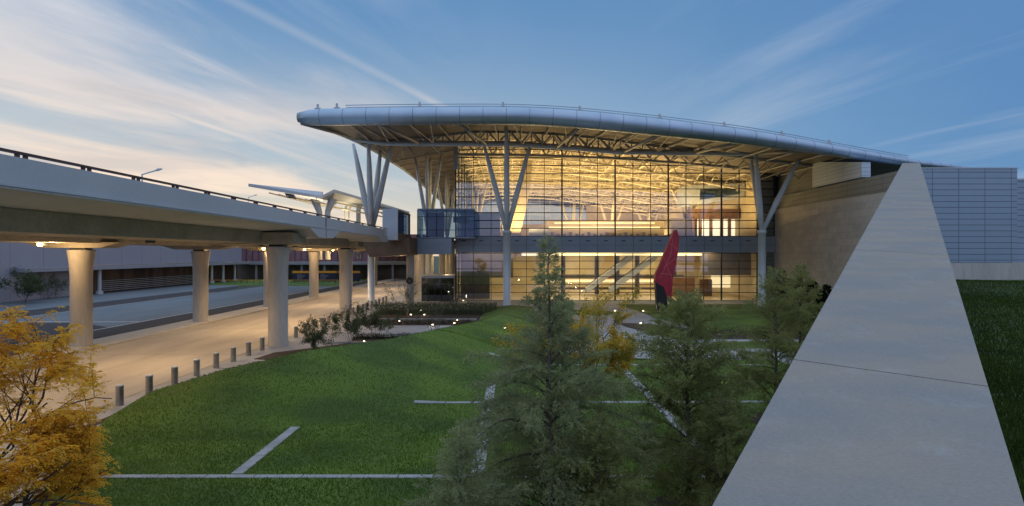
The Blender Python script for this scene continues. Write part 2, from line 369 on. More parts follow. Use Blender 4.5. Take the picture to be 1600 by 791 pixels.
def lawn_grid(name, lf, rf, y0, y1, hf, dy=.35, n=70, zo=.016):
    vs = []; fs = []; ny = int((y1-y0)/dy)
    for j in range(ny+1):
        y = y0+(y1-y0)*j/ny; a, b = lf(y), rf(y)
        for i in range(n+1):
            x = a+(b-a)*i/n; vs.append((x, y, zo+hf(x, y)))
    for j in range(ny):
        for i in range(n): a = j*(n+1)+i; fs.append((a, a+1, a+n+2, a+n+1))
    m = MB(); m.add(vs, fs); return m.build(name, 'lawn', smooth=True, kind='structure')
lawn_grid('lawn', lambda y: interp(y, LY, LX), rightx, 8, 37.9, hill, n=90)
lawn_grid('mound', lambda y: interp(y, LY, LX), rightx, 37.9, 73.5, hill, n=40)
# right court lawn and beds
lawn_grid('court_lawn', lambda y: interp(y, [53, 62, 80], [17.5, 16, 14.5]), lambda y: 37.0, 53, 80, lambda x, y: .5*max(0, 1-((x-26)/11)**2)*max(0, 1-((y-66)/13)**2), n=40)
lawn_grid('court_grass', lambda y: 6.0-(y-66)*.1, lambda y: interp(y, [66, 69, 72], [11, 13.5, 10]), 66, 72, lambda x, y: 0, n=16)
lawn_grid('court_edge_lawn', lambda y: interp(y, [42.5, 47], [14.0, 17.0]), lambda y: wl(y)-3.5, 42.5, 46, lambda x, y: 0, n=16)
def bed(poly, z=.06):
    m = MB(); m.prismz(poly, -.05, z); return m.build('mulch_bed', 'mulch', kind='structure')
bed([(11.0, 55), (13.5, 47.2), (33, 47.2), (33, 52.8), (17.2, 52.8), (13.5, 57.5), (10.6, 58)])
bed([(-17.1, 38.2), (-13.5, 37.6), (-8.2, 42.8), (-9.5, 44.9), (-12.8, 44.9), (-16.8, 40.6)], .05)
bed([(-12.6, 45.3), (-9.4, 45.3), (-7.6, 44.7), (-6.3, 47.9), (-13.3, 48.1)], .08)
bed([(-15.6, 56.4), (-3.9, 56.4), (-3.6, 60.1), (-15.8, 60.1)], .08)
bed([(-15.9, 60.5), (-3.5, 60.5), (-3.5, 69.8), (-15.9, 69.8)], .13)
bed([(wl(2)-3.2, 2), (wl(2)+.1, 2), (wl(52)+.1, 52), (wl(44)-3.4, 44), (wl(38)-3.4, 38), (wl(24)-3.2, 24)], .03)
m = MB(); m.add([(-17.35, 18, .02), (-16.9, 24, .02), (-17.1, 31, .02), (-17.35, 31, .02), (-17.35, 31, .021)], [(0, 1, 2, 3)]); m.build('soil_edge', 'mulch', kind='structure')
# kerb strips round the beds
kb = MB()
kb.prismz([(-14.3, 44.9), (-8.4, 44.9), (-8.4, 45.15), (-14.3, 45.15)], 0, .13)
kb.prismz([(-16, 60.12), (-3.7, 60.12), (-3.7, 60.42), (-16, 60.42)], 0, .24)
kb.build('bed_kerb', 'strip', kind='structure')
# pale strips crossing the lawn
st = MB()
def strip(x0, y0, x1, y1, w, n=None):
    n = n or max(1, int(math.hypot(x1-x0, y1-y0)/1.5)); dx_, dy_ = x1-x0, y1-y0; l = math.hypot(dx_, dy_); px_, py_ = -dy_/l*w/2, dx_/l*w/2
    for i in range(n):
        a = i/n+.014/l; b = (i+1)/n-.014/l
        A = (x0+dx_*a, y0+dy_*a); B = (x0+dx_*b, y0+dy_*b)
        q = [(A[0]-px_, A[1]-py_), (B[0]-px_, B[1]-py_), (B[0]+px_, B[1]+py_), (A[0]+px_, A[1]+py_)]
        st.add([(a_, b_, hill(a_, b_)-.1) for a_, b_ in q]+[(a_, b_, hill(a_, b_)+.045) for a_, b_ in q], [(3,2,1,0),(4,5,6,7),(0,1,5,4),(1,2,6,5),(2,3,7,6),(3,0,4,7)])
strip(-14.1, 18.05, 10, 18.05, .25)
strip(-4.6, 27.0, 15, 27.2, .30)
strip(-1.5, 36.2, 16, 36.2, .28)
strip(-8.72, 18.25, -8.72, 23.2, .38)
strip(-1.1, 18.25, -1.1, 31, .45)
strip(6.75, 18.25, 6.75, 42, .42)
st.build('stone_strip', 'strip', kind='structure')

# grass blades on the nearer lawn and mound
rng = np.random.default_rng(3)
def blades(name, n, xs, ys, zs, h0, h1, lab='short mown grass on the mound and lawn', mm='grass_blade'):
    yaw = rng.uniform(0, 2*np.pi, n); h = rng.uniform(h0, h1, n); w = rng.uniform(.006, .013, n)*1.5; lean = rng.normal(0, .35, (n, 2))
    c = np.stack([xs, ys, zs], 1); d = np.stack([np.cos(yaw), np.sin(yaw), np.zeros(n)], 1)*w[:, None]
    tip = c+np.stack([lean[:, 0]*h, lean[:, 1]*h, h], 1)
    V = np.stack([c-d, c+d, tip], 1).reshape(-1, 3); Fc = np.arange(3*n).reshape(n, 3)
    return mesh_obj(name, V, Fc, mm, kind='stuff', label=lab, cat='grass')
n0 = 190000
yy = rng.uniform(14, 46, n0)**1.0; yy = 14+(yy-14)*rng.uniform(.25, 1, n0)
lxa = np.interp(yy, LY, LX); rxa = np.array([rightx(y) for y in yy]); xx = lxa+(rxa-lxa)*rng.uniform(0, 1, n0)
keep = np.ones(n0, bool)
for (a, b, y_) in ((-14.1, 10, 18.05), (-4.6, 15, 27.0), (-1.5, 16, 36.2)): keep &= ~((xx > a) & (xx < b) & (abs(yy-y_) < .10))
for (x_, a, b) in ((-8.72, 18, 23.3), (-1.1, 18, 31.2), (6.75, 18, 42)): keep &= ~((yy > a) & (yy < b) & (abs(xx-x_) < .17))
xx = xx[keep]; yy = yy[keep]; zz = np.array([hill(a, b) for a, b in zip(xx, yy)])
blades('grass', len(xx), xx, yy, zz, .05, .11)

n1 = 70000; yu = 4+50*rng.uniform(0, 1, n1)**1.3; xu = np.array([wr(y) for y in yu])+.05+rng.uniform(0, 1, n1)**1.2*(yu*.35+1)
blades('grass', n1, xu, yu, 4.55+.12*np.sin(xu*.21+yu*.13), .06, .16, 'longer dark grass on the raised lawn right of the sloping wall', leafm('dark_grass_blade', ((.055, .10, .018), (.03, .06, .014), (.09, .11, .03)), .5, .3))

# ---------------------------------------------------------------- sloping granite wall (foreground right)
wroot = empty('retaining_wall', (wl(0), 0, 0), 'long sloping pale concrete retaining wall rising from the lower right corner', 'wall')
def ztop(Y): return EYE-1.70+.1930*Y
def wallseg(m, y0, y1, zt0, zt1, zb, inset=0):
    A = [(wl(y0)+inset, y0-0), (wr(y0)-inset, y0), (wr(y1)-inset, y1), (wl(y1)+inset, y1)]
    m.add([(A[0][0], A[0][1], zb), (A[1][0], A[1][1], zb), (A[2][0], A[2][1], zb), (A[3][0], A[3][1], zb),
           (A[0][0], A[0][1], zt0), (A[1][0], A[1][1], zt0), (A[2][0], A[2][1], zt1), (A[3][0], A[3][1], zt1)],
          [(3,2,1,0),(4,5,6,7),(0,1,5,4),(1,2,6,5),(2,3,7,6),(3,0,4,7)])
m = MB(); wallseg(m, -3, 48.2, ztop(-3)-.16, ztop(48.2)-.16, -.3, .02); m.build('wall_body', 'concrete', wroot)
gm = MT['granite'].node_tree; gb = gm.nodes['Principled BSDF']; src = gb.inputs['Base Color'].links[0].from_socket
gp = nd(gm, 'ShaderNodeNewGeometry'); gn = nd(gm, 'ShaderNodeTexNoise'); gn.inputs['Scale'].default_value = 3.2; gn.inputs['Detail'].default_value = 10; gn.inputs['Roughness'].default_value = .75
gm.links.new(gp.outputs['Position'], gn.inputs[0])
gm.links.new(mixc(gm, m2(gm, 'MULTIPLY', sstep(gm, gn.outputs[0], .52, .68), .4), src, (.33, .34, .345)), gb.inputs['Base Color'])
# capping stones; the joints cross the wall a little askew as in the photograph
js = [(-3.0, -3.0), (4.52, 4.02), (9.2, 8.7), (15.1, 14.6), (21, 20.5), (27, 26.5), (33, 32.5), (39, 38.5), (48.3, 48.3)]
for (a0, a1), (b0, b1) in zip(js, js[1:]):
    g = .007; m = MB()
    q = [(wl(a0+g), a0+g), (wr(a1+g), a1+g), (wr(b1-g), b1-g), (wl(b0-g), b0-g)]
    vs = [(x, y, ztop(y)-.17) for x, y in q]+[(x, y, ztop(y)) for x, y in q]
    m.add(vs, [(3,2,1,0),(4,5,6,7),(0,1,5,4),(1,2,6,5),(2,3,7,6),(3,0,4,7)])
    m.build('coping_slab', 'granite', wroot)

# ---------------------------------------------------------------- elevated road
br = empty('elevated_road', (-15, 44, 0), 'pale concrete elevated ramp on round columns running to the terminal on the left', 'bridge')
def E(r): return EYE+r
XE = -15.0
def ramp_profile():
    return [(XE, E(1.95)), (XE, E(2.94)), (XE-.35, E(2.94)), (XE-.42, E(2.2)), (-25.2, E(2.2)), (-25.3, E(2.9)), (-25.6, E(2.9)), (-25.6, E(1.9)), (-22.4, E(1.72)), (-18.6, E(1.72)), (XE-.5, E(1.90))]
m = MB(); m.prismy(ramp_profile(), -4, 67.5); m.build('deck', 'bridge_paint', br)
m = MB(); m.box(XE-.02, XE+.05, -4, 67.5, E(2.02), E(2.10)); m.build('drip_band', 'bridge_paint', br)
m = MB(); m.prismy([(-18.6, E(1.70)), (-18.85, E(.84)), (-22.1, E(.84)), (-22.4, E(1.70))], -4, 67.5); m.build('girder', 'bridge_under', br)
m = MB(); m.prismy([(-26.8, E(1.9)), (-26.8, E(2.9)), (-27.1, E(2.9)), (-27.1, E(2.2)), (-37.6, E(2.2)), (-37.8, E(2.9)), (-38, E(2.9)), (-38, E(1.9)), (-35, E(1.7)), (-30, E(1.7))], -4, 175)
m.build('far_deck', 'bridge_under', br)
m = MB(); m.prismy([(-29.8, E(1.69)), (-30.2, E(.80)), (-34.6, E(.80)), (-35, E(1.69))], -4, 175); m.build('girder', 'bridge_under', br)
# haunch block on the fascia over the pier
m = MB(); m.prismx([(42.6, E(1.96)), (44.6, E(1.30)), (48.2, E(1.30)), (50.2, E(1.96))], XE-3.3, XE+.03); m.build('haunch_block', 'bridge_paint', br)
m = MB(); m.box(XE, XE+.045, 46.35, 46.42, E(1.3), E(2.95)); m.build('expansion_joint', 'dark_metal', br)
# deck end, lower edge return
m = MB(); m.prismx([(64.6, E(1.95)), (66.0, E(1.45)), (69.5, E(1.45)), (69.5, E(2.1)), (67.5, E(2.1)), (67.5, E(1.95))], XE-4, XE+.02); m.build('end_block', 'bridge_paint', br)
# handrail
m = MB(); m.box(XE-.27, XE-.13, -4, 67.4, E(3.07), E(3.15)); HR = m.build('handrail', 'rail_dark', br)
y = 12.2
while y < 67:
    m = MB()
    m.box(XE-.25, XE-.15, y, y+.10, E(2.93), E(3.08)); m.box(XE-.25, XE-.15, y+.30, y+.40, E(2.93), E(3.08)); m.build('rail_post', 'rail_dark', HR)
    y += 2.72
def column(x, y, zt, r=.71, cap=True, m_='concrete'):
    m = MB(); m.lathe((x, y), [(0, r), (.02, r), (zt-2.0, r), (zt-1.3, r*1.05), (zt-.6, r*1.15), (zt-.14, r*1.25), (zt, r*1.25)], 28); cl_ = m.build('column', m_, br, smooth=True)
    b = MB(); b.box(x-.55, x+.55, y-.4, y+.4, zt, zt+.16); b.build('bearing', 'dark_metal', cl_)
    if cap:
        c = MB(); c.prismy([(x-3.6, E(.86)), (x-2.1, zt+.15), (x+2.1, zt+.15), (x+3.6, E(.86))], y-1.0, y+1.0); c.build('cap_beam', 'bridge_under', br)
for (x, y) in ((-32.3, 43.2), (-31.9, 59.0), (-31.6, 75), (-31.3, 91), (-31.2, 110), (-31.1, 130)): column(x, y, E(.30))
for (x, y) in ((-17.9, 44.1), (-19.7, 68.2)): column(x, y, E(.56), cap=False)
m = MB(); m.prismy([(-16.2, E(.84)), (-17.2, E(.72)), (-22.6, E(.72)), (-24.4, E(1.0)), (-24.4, E(1.6)), (-16.2, E(1.6))], 42.9, 45.3); m.build('cap_beam', 'bridge_under', br)
m = MB(); m.prismy([(-17.8, E(.84)), (-18.4, E(.72)), (-23.6, E(.72)), (-24.4, E(1.0)), (-24.4, E(1.6)), (-17.8, E(1.6))], 66.4, 69.4); m.build('cap_beam', 'bridge_under', br)
m = MB()
for k in range(8): m.box(-25.95, -25.75, 20+k*6.3, 24.8+k*6.3, E(1.5), E(1.55))
m.build('conduit', 'light_panel', br)
# lamps under the far deck
lampy = [(-32.9, 40.2, 'warm lamp under the ramp, nearest, left of the nearest column'), (-31.9, 62.5, 'warm lamp under the ramp right of the second near column'),
         (-31.9, 74, 'warm lamp under the ramp left of the thick front column'), (-31.5, 87.5, 'warm lamp under the ramp just right of the thick front column'),
         (-31.4, 101, 'warm lamp under the ramp left of the second front column'), (-31.0, 139, 'warm lamp under the ramp beside the canopy column')]
lp0 = None
for i, (x, y, lab) in enumerate(lampy):
    z = E(.74)
    t = empty('bridge_lamp', (x, y, z), lab, 'lamp', 'lamps under the elevated road')
    b = MB(); b.box(x-.22, x+.22, y+.02, y+.3, z-.14, z+.12); b.build('lamp_housing', 'dark_metal', t)
    b = MB(); b.lathe((x, y-.06), [(z-.2, .06), (z-.16, .15), (z-.02, .17), (z+.04, .1)], 12); b.build('lamp_lens', 'lamp_warm', t)
    l = bpy.data.lights.new('lamp_light', 'POINT'); l.energy = 420 if i < 4 else 650; l.color = (1, .62, .28); l.shadow_soft_size = .18
    lo = bpy.data.objects.new('lamp_light', l); S.collection.objects.link(lo); lo.parent = t; lo.location = (.9, -.1, -.35)
# lamps along the near girder, which hides them from here but which light the road
for i, y in enumerate((22, 36, 52, 60, 78, 96, 115)):
    x = -22.6 if y < 68 else -24.5; z = E(.72) if y < 68 else E(.3)
    t = empty('girder_lamp', (x, y, z), 'warm lamp %s behind the near ramp girder over the road' % ['nearest', 'second', 'third', 'fourth', 'fifth', 'sixth', 'seventh'][i], 'lamp', 'lamps hidden behind the near girder')
    b = MB(); b.box(x-.2, x+.2, y-.2, y+.2, z-.02, z+.12); b.build('lamp_housing', 'dark_metal', t)
    l = bpy.data.lights.new('lamp_light', 'SPOT'); l.energy = 2300; l.color = (1, .66, .34); l.shadow_soft_size = .2; l.spot_size = R(150); l.spot_blend = .6
    lo = bpy.data.objects.new('lamp_light', l); S.collection.objects.link(lo); lo.parent = t; lo.location = (0, 0, -.08)

# road lamps on the ramps
for i, (px, py, D, lab) in enumerate(((222, 281, 24.5, 'thin street lamp arm above the ramp rail, nearest'), (388, 312, 56, 'thin street lamp arm above the ramp rail, farther'))):
    b_ = P(px, py, D); t = empty('street_lamp', (b_.x, b_.y, E(2.9)), lab, 'street lamp', 'lamps above the ramp rail')
    m = MB(); m.tube((b_.x, b_.y, E(2.2)), (b_.x, b_.y, b_.z+.25), .04, .03); m.build('lamp_pole', 'white_steel', t)
    m = MB(); m.tube((b_.x, b_.y, b_.z+.22), (b_.x+.6, b_.y, b_.z+.40), .03, .03); m.build('lamp_arm', 'white_steel', t)
    m = MB(); m.path([(b_.x+.55, b_.y, b_.z+.38), (b_.x+.7, b_.y, b_.z+.44), (b_.x+.85, b_.y, b_.z+.46)], [.03, .06, .03]); m.build('lamp_head', 'white_steel', t)

# ---------------------------------------------------------------- terminal building
T = empty('terminal_building', (14, 86, 0), 'large glass fronted terminal with curved silver edged roof, lit from within', 'building')
TP = [(466,184,61,15),(474,184,61,22),(500,183.5,61,26),(560,182.5,61,27),(640,181.5,61,27),(720,181,61,27),(800,181,61,27),(870,184,61,27),(930,189,61,27),(1033,199.5,61.3,26.5),(1100,207,62,25),(1159,213.5,62.5,23.5),(1230,224,63.5,20.5),(1320,238.5,65.5,16.5),(1400,251,68.5,12.5),(1437,256,70.5,10.5),(1475,260,73,8),(1512,263,76,4)]
pts = [P(a, b, d) for a, b, d, w in TP]; rad = [w*d/F/2 for a, b, d, w in TP]
def resample(pts, rad, n):
    cum = [0]
    for a, b in zip(pts, pts[1:]): cum.append(cum[-1]+(b-a).length)
    o = []; r = []
    for i in range(n+1):
        s = cum[-1]*i/n
        o.append(Vector((interp(s, cum, [p.x for p in pts]), interp(s, cum, [p.y for p in pts]), interp(s, cum, [p.z for p in pts])))); r.append(interp(s, cum, rad))
    for _ in range(3):
        q = [o[0]]+[(o[i-1]+o[i]*2+o[i+1])/4 for i in range(1, n)]+[o[-1]]; o = q
    return o, r
tp, tr = resample(pts, rad, 70)
m = MB(); m.path(tp, tr, 28); TU = m.build('roof_edge_tube', 'tube_metal', T, smooth=True)
cum = 0
for i in range(1, 69):
    cum += (tp[i]-tp[i-1]).length
    if cum > 2.2:
        cum = 0; d = (tp[i+1]-tp[i-1]).normalized(); m = MB(); m.path([tp[i]-d*.022, tp[i]+d*.022], [tr[i]+.008]*2, 28); m.build('tube_seam', 'seam', TU)
txs = [p.x for p in tp]; tzs = [p.z for p in tp]; tys = [p.y for p in tp]; trs = tr
def yf(x): return interp(x, txs, tys)
def zr(x, y):     # underside of the roof
    z0 = interp(x, txs, tzs)+.28*interp(x, txs, trs); y0 = yf(x)
    t = max(0, min(1, (y-y0)/26)); t = t*t*(3-2*t); k = max(0, min(1, (x+19)/14))
    back = max(0, min(1, (y-110)/65))
    return z0-.25*(1-k)+2.2*k*t*min(1, max(0, (44-x)/34))-1.2*back
def xl(y): return interp(y, [60.5, 61.5, 64, 68, 74, 82, 100, 176], [-21.4, -22.2, -21.9, -21.1, -20.0, -19.2, -18.6, -18.5])
nu, nv = 60, 40
def roofmesh(off, flip):
    vs = []; fs = []
    for j in range(nv+1):
        for i in range(nu+1):
            u = i/nu; xf = -22.2+(58.5+22.2)*u; y0 = yf(xf)+.1; y = y0+(176-y0)*(j/nv)**1.5
            x = xl(y)+(xf+22.2)*(1+(22.2+xl(y))*-1/80.7); vs.append((x, y, zr(x, y)+off*min(1, interp(xf, txs, trs)*.9)))
    for j in range(nv):
        for i in range(nu): a = j*(nu+1)+i; q = (a, a+1, a+nu+2, a+nu+1); fs.append(q[::-1] if flip else q)
    return vs, fs
m = MB(); m.add(*roofmesh(0, True)); m.build('roof_soffit', 'soffit', T, smooth=True)
m = MB(); m.add(*roofmesh(.45, False)); m.build('roof_deck', 'light_panel', T, smooth=True)
m = MB()
ys = [62+i*3 for i in range(39)]
m.path([(xl(y)-.1, y, zr(xl(y), y)+.2) for y in ys], [.34]*len(ys), 10); m.build('roof_side_edge', 'light_panel', T, smooth=True)
# maintenance rail along the roof edge with its brackets
m = MB(); rp = [p+Vector((0, .35, r+.42)) for p, r in list(zip(tp, tr))[4:60]]
m.path(rp, [.05]*len(rp), 6)
rp2 = [p+Vector((0, .5, r+.10)) for p, r in list(zip(tp, tr))[4:60]]; m.path(rp2, [.16]*len(rp2), 6); m.build('roof_rail', 'tube_metal', T)
for px in (495, 525, 655, 786, 906, 1033, 1140, 1240, 1330):
    x = (px-800)*61/F; z = interp(x, txs, tzs)+interp(x, txs, trs); y = yf(x)+.3
    m = MB(); m.box(x-.3, x+.3, y-.1, y+.1, z-.1, z+.22); m.box(x-.1, x+.1, y-.08, y+.08, z+.2, z+.62); m.build('rail_bracket', 'light_panel', T)
# front truss under the overhang
YC = 73.0
def chord(x): return interp(x, [-21, -16, 0, 8, 13, 20, 31, 40], [21.6, 20.9, 20.8, 20.3, 19.85, 19.7, 19.65, 19.5])
m = MB(); cp = [(x, YC, chord(x)) for x in np.arange(-20.3, 40, 1.0)]; m.path(cp, [.21]*len(cp), 8); m.build('truss_chord', 'white_steel', T, smooth=True)
m = MB(); cp = [(x, YC+2.2, chord(x)+.65) for x in np.arange(-20.3, 40, 1.0)]; m.path(cp, [.30]*len(cp), 8)
cp = [(x, YC+2.2, zr(x, YC+2)-.2) for x in np.arange(-19.6, 40, 1.0)]; m.path(cp, [.18]*len(cp), 6); m.build('truss_chord', 'beam_steel', T, smooth=True)
m = MB(); x = -19.2; up = True
while x < 39:
    m.tube((x, YC+2.2, chord(x)+.65), (x, YC+2.2, zr(x, YC+2.2)), .09, n=6)
    m.tube((x, YC+2.2, chord(x)+.65 if up else zr(x, YC+2.2)), (x+1.45, YC+2.2, zr(x, YC+2.2) if up else chord(x)+.65), .11, n=6)
    up = not up; x += 1.45
m.build('truss_web', 'beam_steel', T)
m = MB(); x = -17.5; fl = 1
while x < 38:
    y0_ = yf(x)+.4; zt_ = interp(x, txs, tzs)
    m.tube((x, y0_, zt_-.2), (x+1.45*fl, YC+2.2, chord(x)+.6), .075, n=5); m.tube((x+1.45, YC, chord(x)), (x, YC+2.2, zr(x, YC+2.2)-.2), .07, n=5)
    m.tube((x, YC+2.2, zr(x, 75)-.3), (x+1.3*fl, 84.3, zr(x, 84)-1.2), .06, n=5); m.tube((x, YC+5.5, zr(x, 78)-.2), (x+1.4, YC+5.5, zr(x, 78)-1.7), .07, n=5)
    m.tube((x+2.9, YC+5.5, zr(x, 78)-.2), (x+1.4, YC+5.5, zr(x, 78)-1.7), .07, n=5); x += 2.9; fl = -fl
m.build('overhang_brace', 'beam_steel', T)
# second truss at the glass line
def chord2(x): return interp(x, [-8.4, 5, 15, 25, 33, 40], [21.6, 21.4, 21.0, 20.3, 19.6, 19.2])
m = MB(); cp = [(x, 84.3, chord2(x)) for x in np.arange(-8.4, 39, 1.0)]; m.path(cp, [.2]*len(cp), 8); x = -8
while x < 38: m.tube((x, 84.3, chord2(x)), (x+1.3, 84.3, zr(x, 84)), .10, n=6); m.tube((x+1.3, 84.3, zr(x, 84)), (x+2.6, 84.3, chord2(x+2.6)), .10, n=6); x += 2.6
m.build('truss_web', 'beam_steel', T)
# raking struts from edge tube back to the chord and soffit ribs
for x in (-20.5, -12.5, -4, 6.5, 15, 24, 32):
    y = yf(x); m = MB(); m.tube((x-1.9 if x < 0 else x+1.0, y+.3, interp(x, txs, tzs)-.6), (x+.8 if x < 0 else x-.8, YC, chord(x)+.1), .17, n=8); m.build('raking_strut', 'beam_steel', T, smooth=True)
for x in np.arange(-18, 40, 3.2):
    m = MB(); q = [(x, y, zr(x, y)-.22) for y in np.arange(yf(x)+.6, 86, 2.0)]; m.path(q, [.12]*len(q), 6); m.build('soffit_rib', 'beam_steel', T)
m = MB()
for y in np.arange(90, 174, 5.0): m.tube((xl(y)+.3, y, zr(xl(y), y)-.15), (-8.6, y, zr(-8.6, y)-.15), .10, n=6)
m.build('eave_rib', 'beam_steel', T)
# branching columns
def vcol(x, y, z0, zj, tops, m_='white_steel', r=.47, leg=.30, name='branching_column', parent=None):
    m = MB()
    if zj > z0: m.lathe((x, y), [(z0, r*1.5), (z0+.3, r*1.5), (z0+.32, r), (zj-.4, r), (zj-.38, r*1.2), (zj-.1, r*1.2), (zj+.02, r)], 20)
    for (tx, ty, tz) in tops:
        a = Vector((x, y, zj-.1)); b = Vector((tx, ty, tz)); d = b-a
        m.path([a+Vector(((tx-x)*.02, (ty-y)*.02, 0)), a+d*.35, a+d*.7, b], [leg*.85, leg*1.18, leg, leg*.55], 12)
    return m.build(name, m_, parent or T, smooth=True)
vcol(-.65, 73.3, 0, 10.0, [(-3.55, YC, chord(-3.5)), (2.25, YC, chord(2)), (-.7, 70.3, zr(-.7, 70)), (-.7, 76.3, zr(-.7, 76))])
vcol(31.8, 73.3, 0, 10.0, [(30.9, YC, chord(31)), (31.5, 76.0, zr(31, 76)), (36.6, YC, chord(36))])
vcol(-19.0, 77.8, 0, 10.2, [(-21.0, 76.2, 21.6), (-16.2, 77.6, zr(-16, 77)), (-18.6, 74.6, 21.5), (-18.4, 80.8, 21.9)], leg=.36)
for (x, y) in ((-13.2, 91), (-12.6, 112), (-12.2, 134)):
    vcol(x, y, 2.0, 10.2, [(x-2.1, y, zr(x-2, y)), (x+2.1, y, zr(x+2, y)), (x, y-2.2, zr(x, y-2)), (x, y+2.2, zr(x, y+2))], leg=.27)
# glass front
XS = [(712+27.68*k-800)*86/F for k in range(19)]
Z2, Z1 = 9.65, 7.1     # glass above Z2, glass below Z1
ztops = [zr(x, 86)-.05 for x in XS]
m = MB()
for a, b in zip(XS, XS[1:]):
    m.add([(a, 86.12, Z2), (b, 86.12, Z2), (b, 86.12, zr(b, 86)), (a, 86.12, zr(a, 86))], [(0, 1, 2, 3)])
m.build('upper_glazing', 'facade_glass', T)
XR = 36.6
m = MB(); m.add([(XS[0], 86.12, .0), (XR, 86.12, .0), (XR, 86.12, Z1), (XS[0], 86.12, Z1)], [(0, 1, 2, 3)]); m.build('lower_glazing', 'facade_glass', T)
m = MB()
for k, x in enumerate(XS):
    w = .16 if k % 3 == 0 else .075
    if k in (6, 9, 12, 15): w = .2
    m.box(x-w/2, x+w/2, 85.9, 86.1, Z2, zr(x, 86)-.02)
    if x < XR+.5: m.box(x-w/2, x+w/2, 85.9, 86.1, 0, Z1)
m.build('mullion', 'mullion', T)
m = MB(); k = 0
while Z2+k*1.175 < 24.5:
    z = Z2+k*1.175; xe = XS[-1]
    for a, b in zip(XS, XS[1:]):
        if z < min(zr(a, 86), zr(b, 86))-.1: m.box(a, b, 85.92, 86.08, z-.06, z+.06)
    k += 1
for k in range(7):
    z = .02+k*1.175
    if z < Z1: m.box(XS[0], XR, 85.92, 86.08, z-.045+.05, z+.045+.05)
m.build('transom', 'mullion', T)
# floor band
m = MB(); m.box(XS[0], XS[-1], 85.6, 86.6, Z1+.12, Z2-.05); FB = m.build('floor_band', 'band_metal', T)
for x in XS[1:-1]: m = MB(); m.box(x-1.75, x-1.15, 85.57, 85.61, Z2-.75, Z2-.62); m.build('band_vent', 'dark_metal', FB)
m = MB()
for x in XS: m.box(x-.02, x+.02, 85.58, 85.6, Z1+.12, Z2-.05)
m.box(XS[0], XS[-1], 85.58, 85.6, Z2-1.35, Z2-1.32); m.build('band_seam', 'dark_metal', FB)
m = MB(); m.box(XS[0], XR, 85.4, 85.88, 0, .10); m.build('sill', 'strip', T)
m = MB(); m.box(XS[0]-.25, XS[0]+.35, 85.7, 86.3, 19.6, zr(-8, 86)); m.build('corner_post', 'band_metal', T)
# glass side wall of the hall
m = MB(); m.add([(XS[0], 86.2, 0), (XS[0], 155, 0), (XS[0], 155, zr(-8.4, 155)), (XS[0], 120, zr(-8.4, 120)), (XS[0], 86.2, zr(-8.4, 86))], [(0, 1, 2, 3, 4)]); m.build('side_glazing', 'facade_glass', T)
m = MB()
for y in np.arange(91, 155, 5.5): m.box(XS[0]-.1, XS[0]+.1, y-.08, y+.08, 0, zr(-8.4, y)-.05)
for z in np.arange(Z2, 22.5, 2.35): m.box(XS[0]-.08, XS[0]+.08, 86.3, 155, z-.05, z+.05)
m.build('side_mullion', 'mullion', T)
# interior
m = MB(); m.box(XS[0]+.15, 39.0, 86.7, 155, Z1+.9, Z2-.08); m.build('upper_floor', 'inner_floor', T)
m = MB(); m.box(XS[0]+.15, 39.0, 86.3, 120, -.02, .03); m.build('ground_floor', 'inner_floor', T)
m = MB(); m.box(XS[0]+.15, 39.0, 119.6, 120, .03, Z1+.9); m.build('back_wall', 'inner_wall', T)
m = MB(); m.box(38.6, 39.05, 86.6, 155, .03, 19.0); m.build('side_wall', 'inner_wall', T)
m = MB(); m.box(20, 38.6, 154.6, 155, Z2, 20.0); m.box(XS[0]+.2, 20, 154.6, 155, Z2, 15.0); m.build('back_wall', 'inner_wall', T)
m = MB(); m.add([(XS[0], 154.8, 15), (20, 154.8, 15), (20, 154.8, zr(20, 155)), (5, 154.8, zr(5, 155)), (XS[0], 154.8, zr(-8, 155))], [(0, 1, 2, 3, 4)]); m.build('rear_glazing', 'facade_glass', T)
m = MB()
for x in np.arange(-6, 20, 2.7): m.box(x-.06, x+.06, 154.5, 154.6, 15, zr(x, 154)-.1)
for z in (16.5, 18, 19.5, 21): m.box(XS[0], 20, 154.5, 154.6, z-.05, z+.05)
m.build('rear_mullion', 'inner_steel', T)
for j, y in enumerate(np.arange(91, 152, 7.0)):
    m = MB(); xs = np.arange(-8, 38.6, 2.3)
    lo_ = lambda x: zr(x, y)-1.9-.25*math.cos((x+8)*.13)
    m.path([(x, y, zr(x, y)-.3) for x in xs], [.13]*len(xs), 6); m.path([(x, y, lo_(x)) for x in xs], [.17]*len(xs), 6)
    for k, (a, b) in enumerate(zip(xs, xs[1:])):
        mid = (a+b)/2; m.tube((a, y, lo_(a)), (mid, y, zr(mid, y)-.3), .085, n=5); m.tube((mid, y, zr(mid, y)-.3), (b, y, lo_(b)), .085, n=5)
        m.tube((mid, y, zr(mid, y)-.3), (mid, y+3.5, lo_(mid)+.2), .06, n=5)
    m.build('roof_truss', 'inner_steel', T)
m = MB()
for x in np.arange(-6, 38, 4.6):
    q = [(x, y, zr(x, y)-.25) for y in np.arange(87, 154, 4)]; m.path(q, [.12]*len(q), 5)
    for y in np.arange(88.5, 152, 2.2): m.box(x-2.2, x+2.2, y, y+.12, zr(x, y)-.2, zr(x, y)-.08)
m.build('purlin', 'inner_steel', T)
for (px, D, dzz) in ((1073, 101, 0), (955, 128, 0), (1012, 132, 0), (740, 118, 0), (895, 140, 0)):
    x = (px-800)*D/F; z0 = Z2+3.4 if px == 1073 else Z2+1
    vcol(x, D, Z2, z0, [(x-3.0, D, zr(x-3, D)-1.6), (x+3.0, D, zr(x+3, D)-1.6), (x, D-3, zr(x, D-3)-1.6), (x+.9, D+3, zr(x, D+3)-1.6)], 'inner_steel', r=.42, leg=.26, name='inner_column')
m = MB()
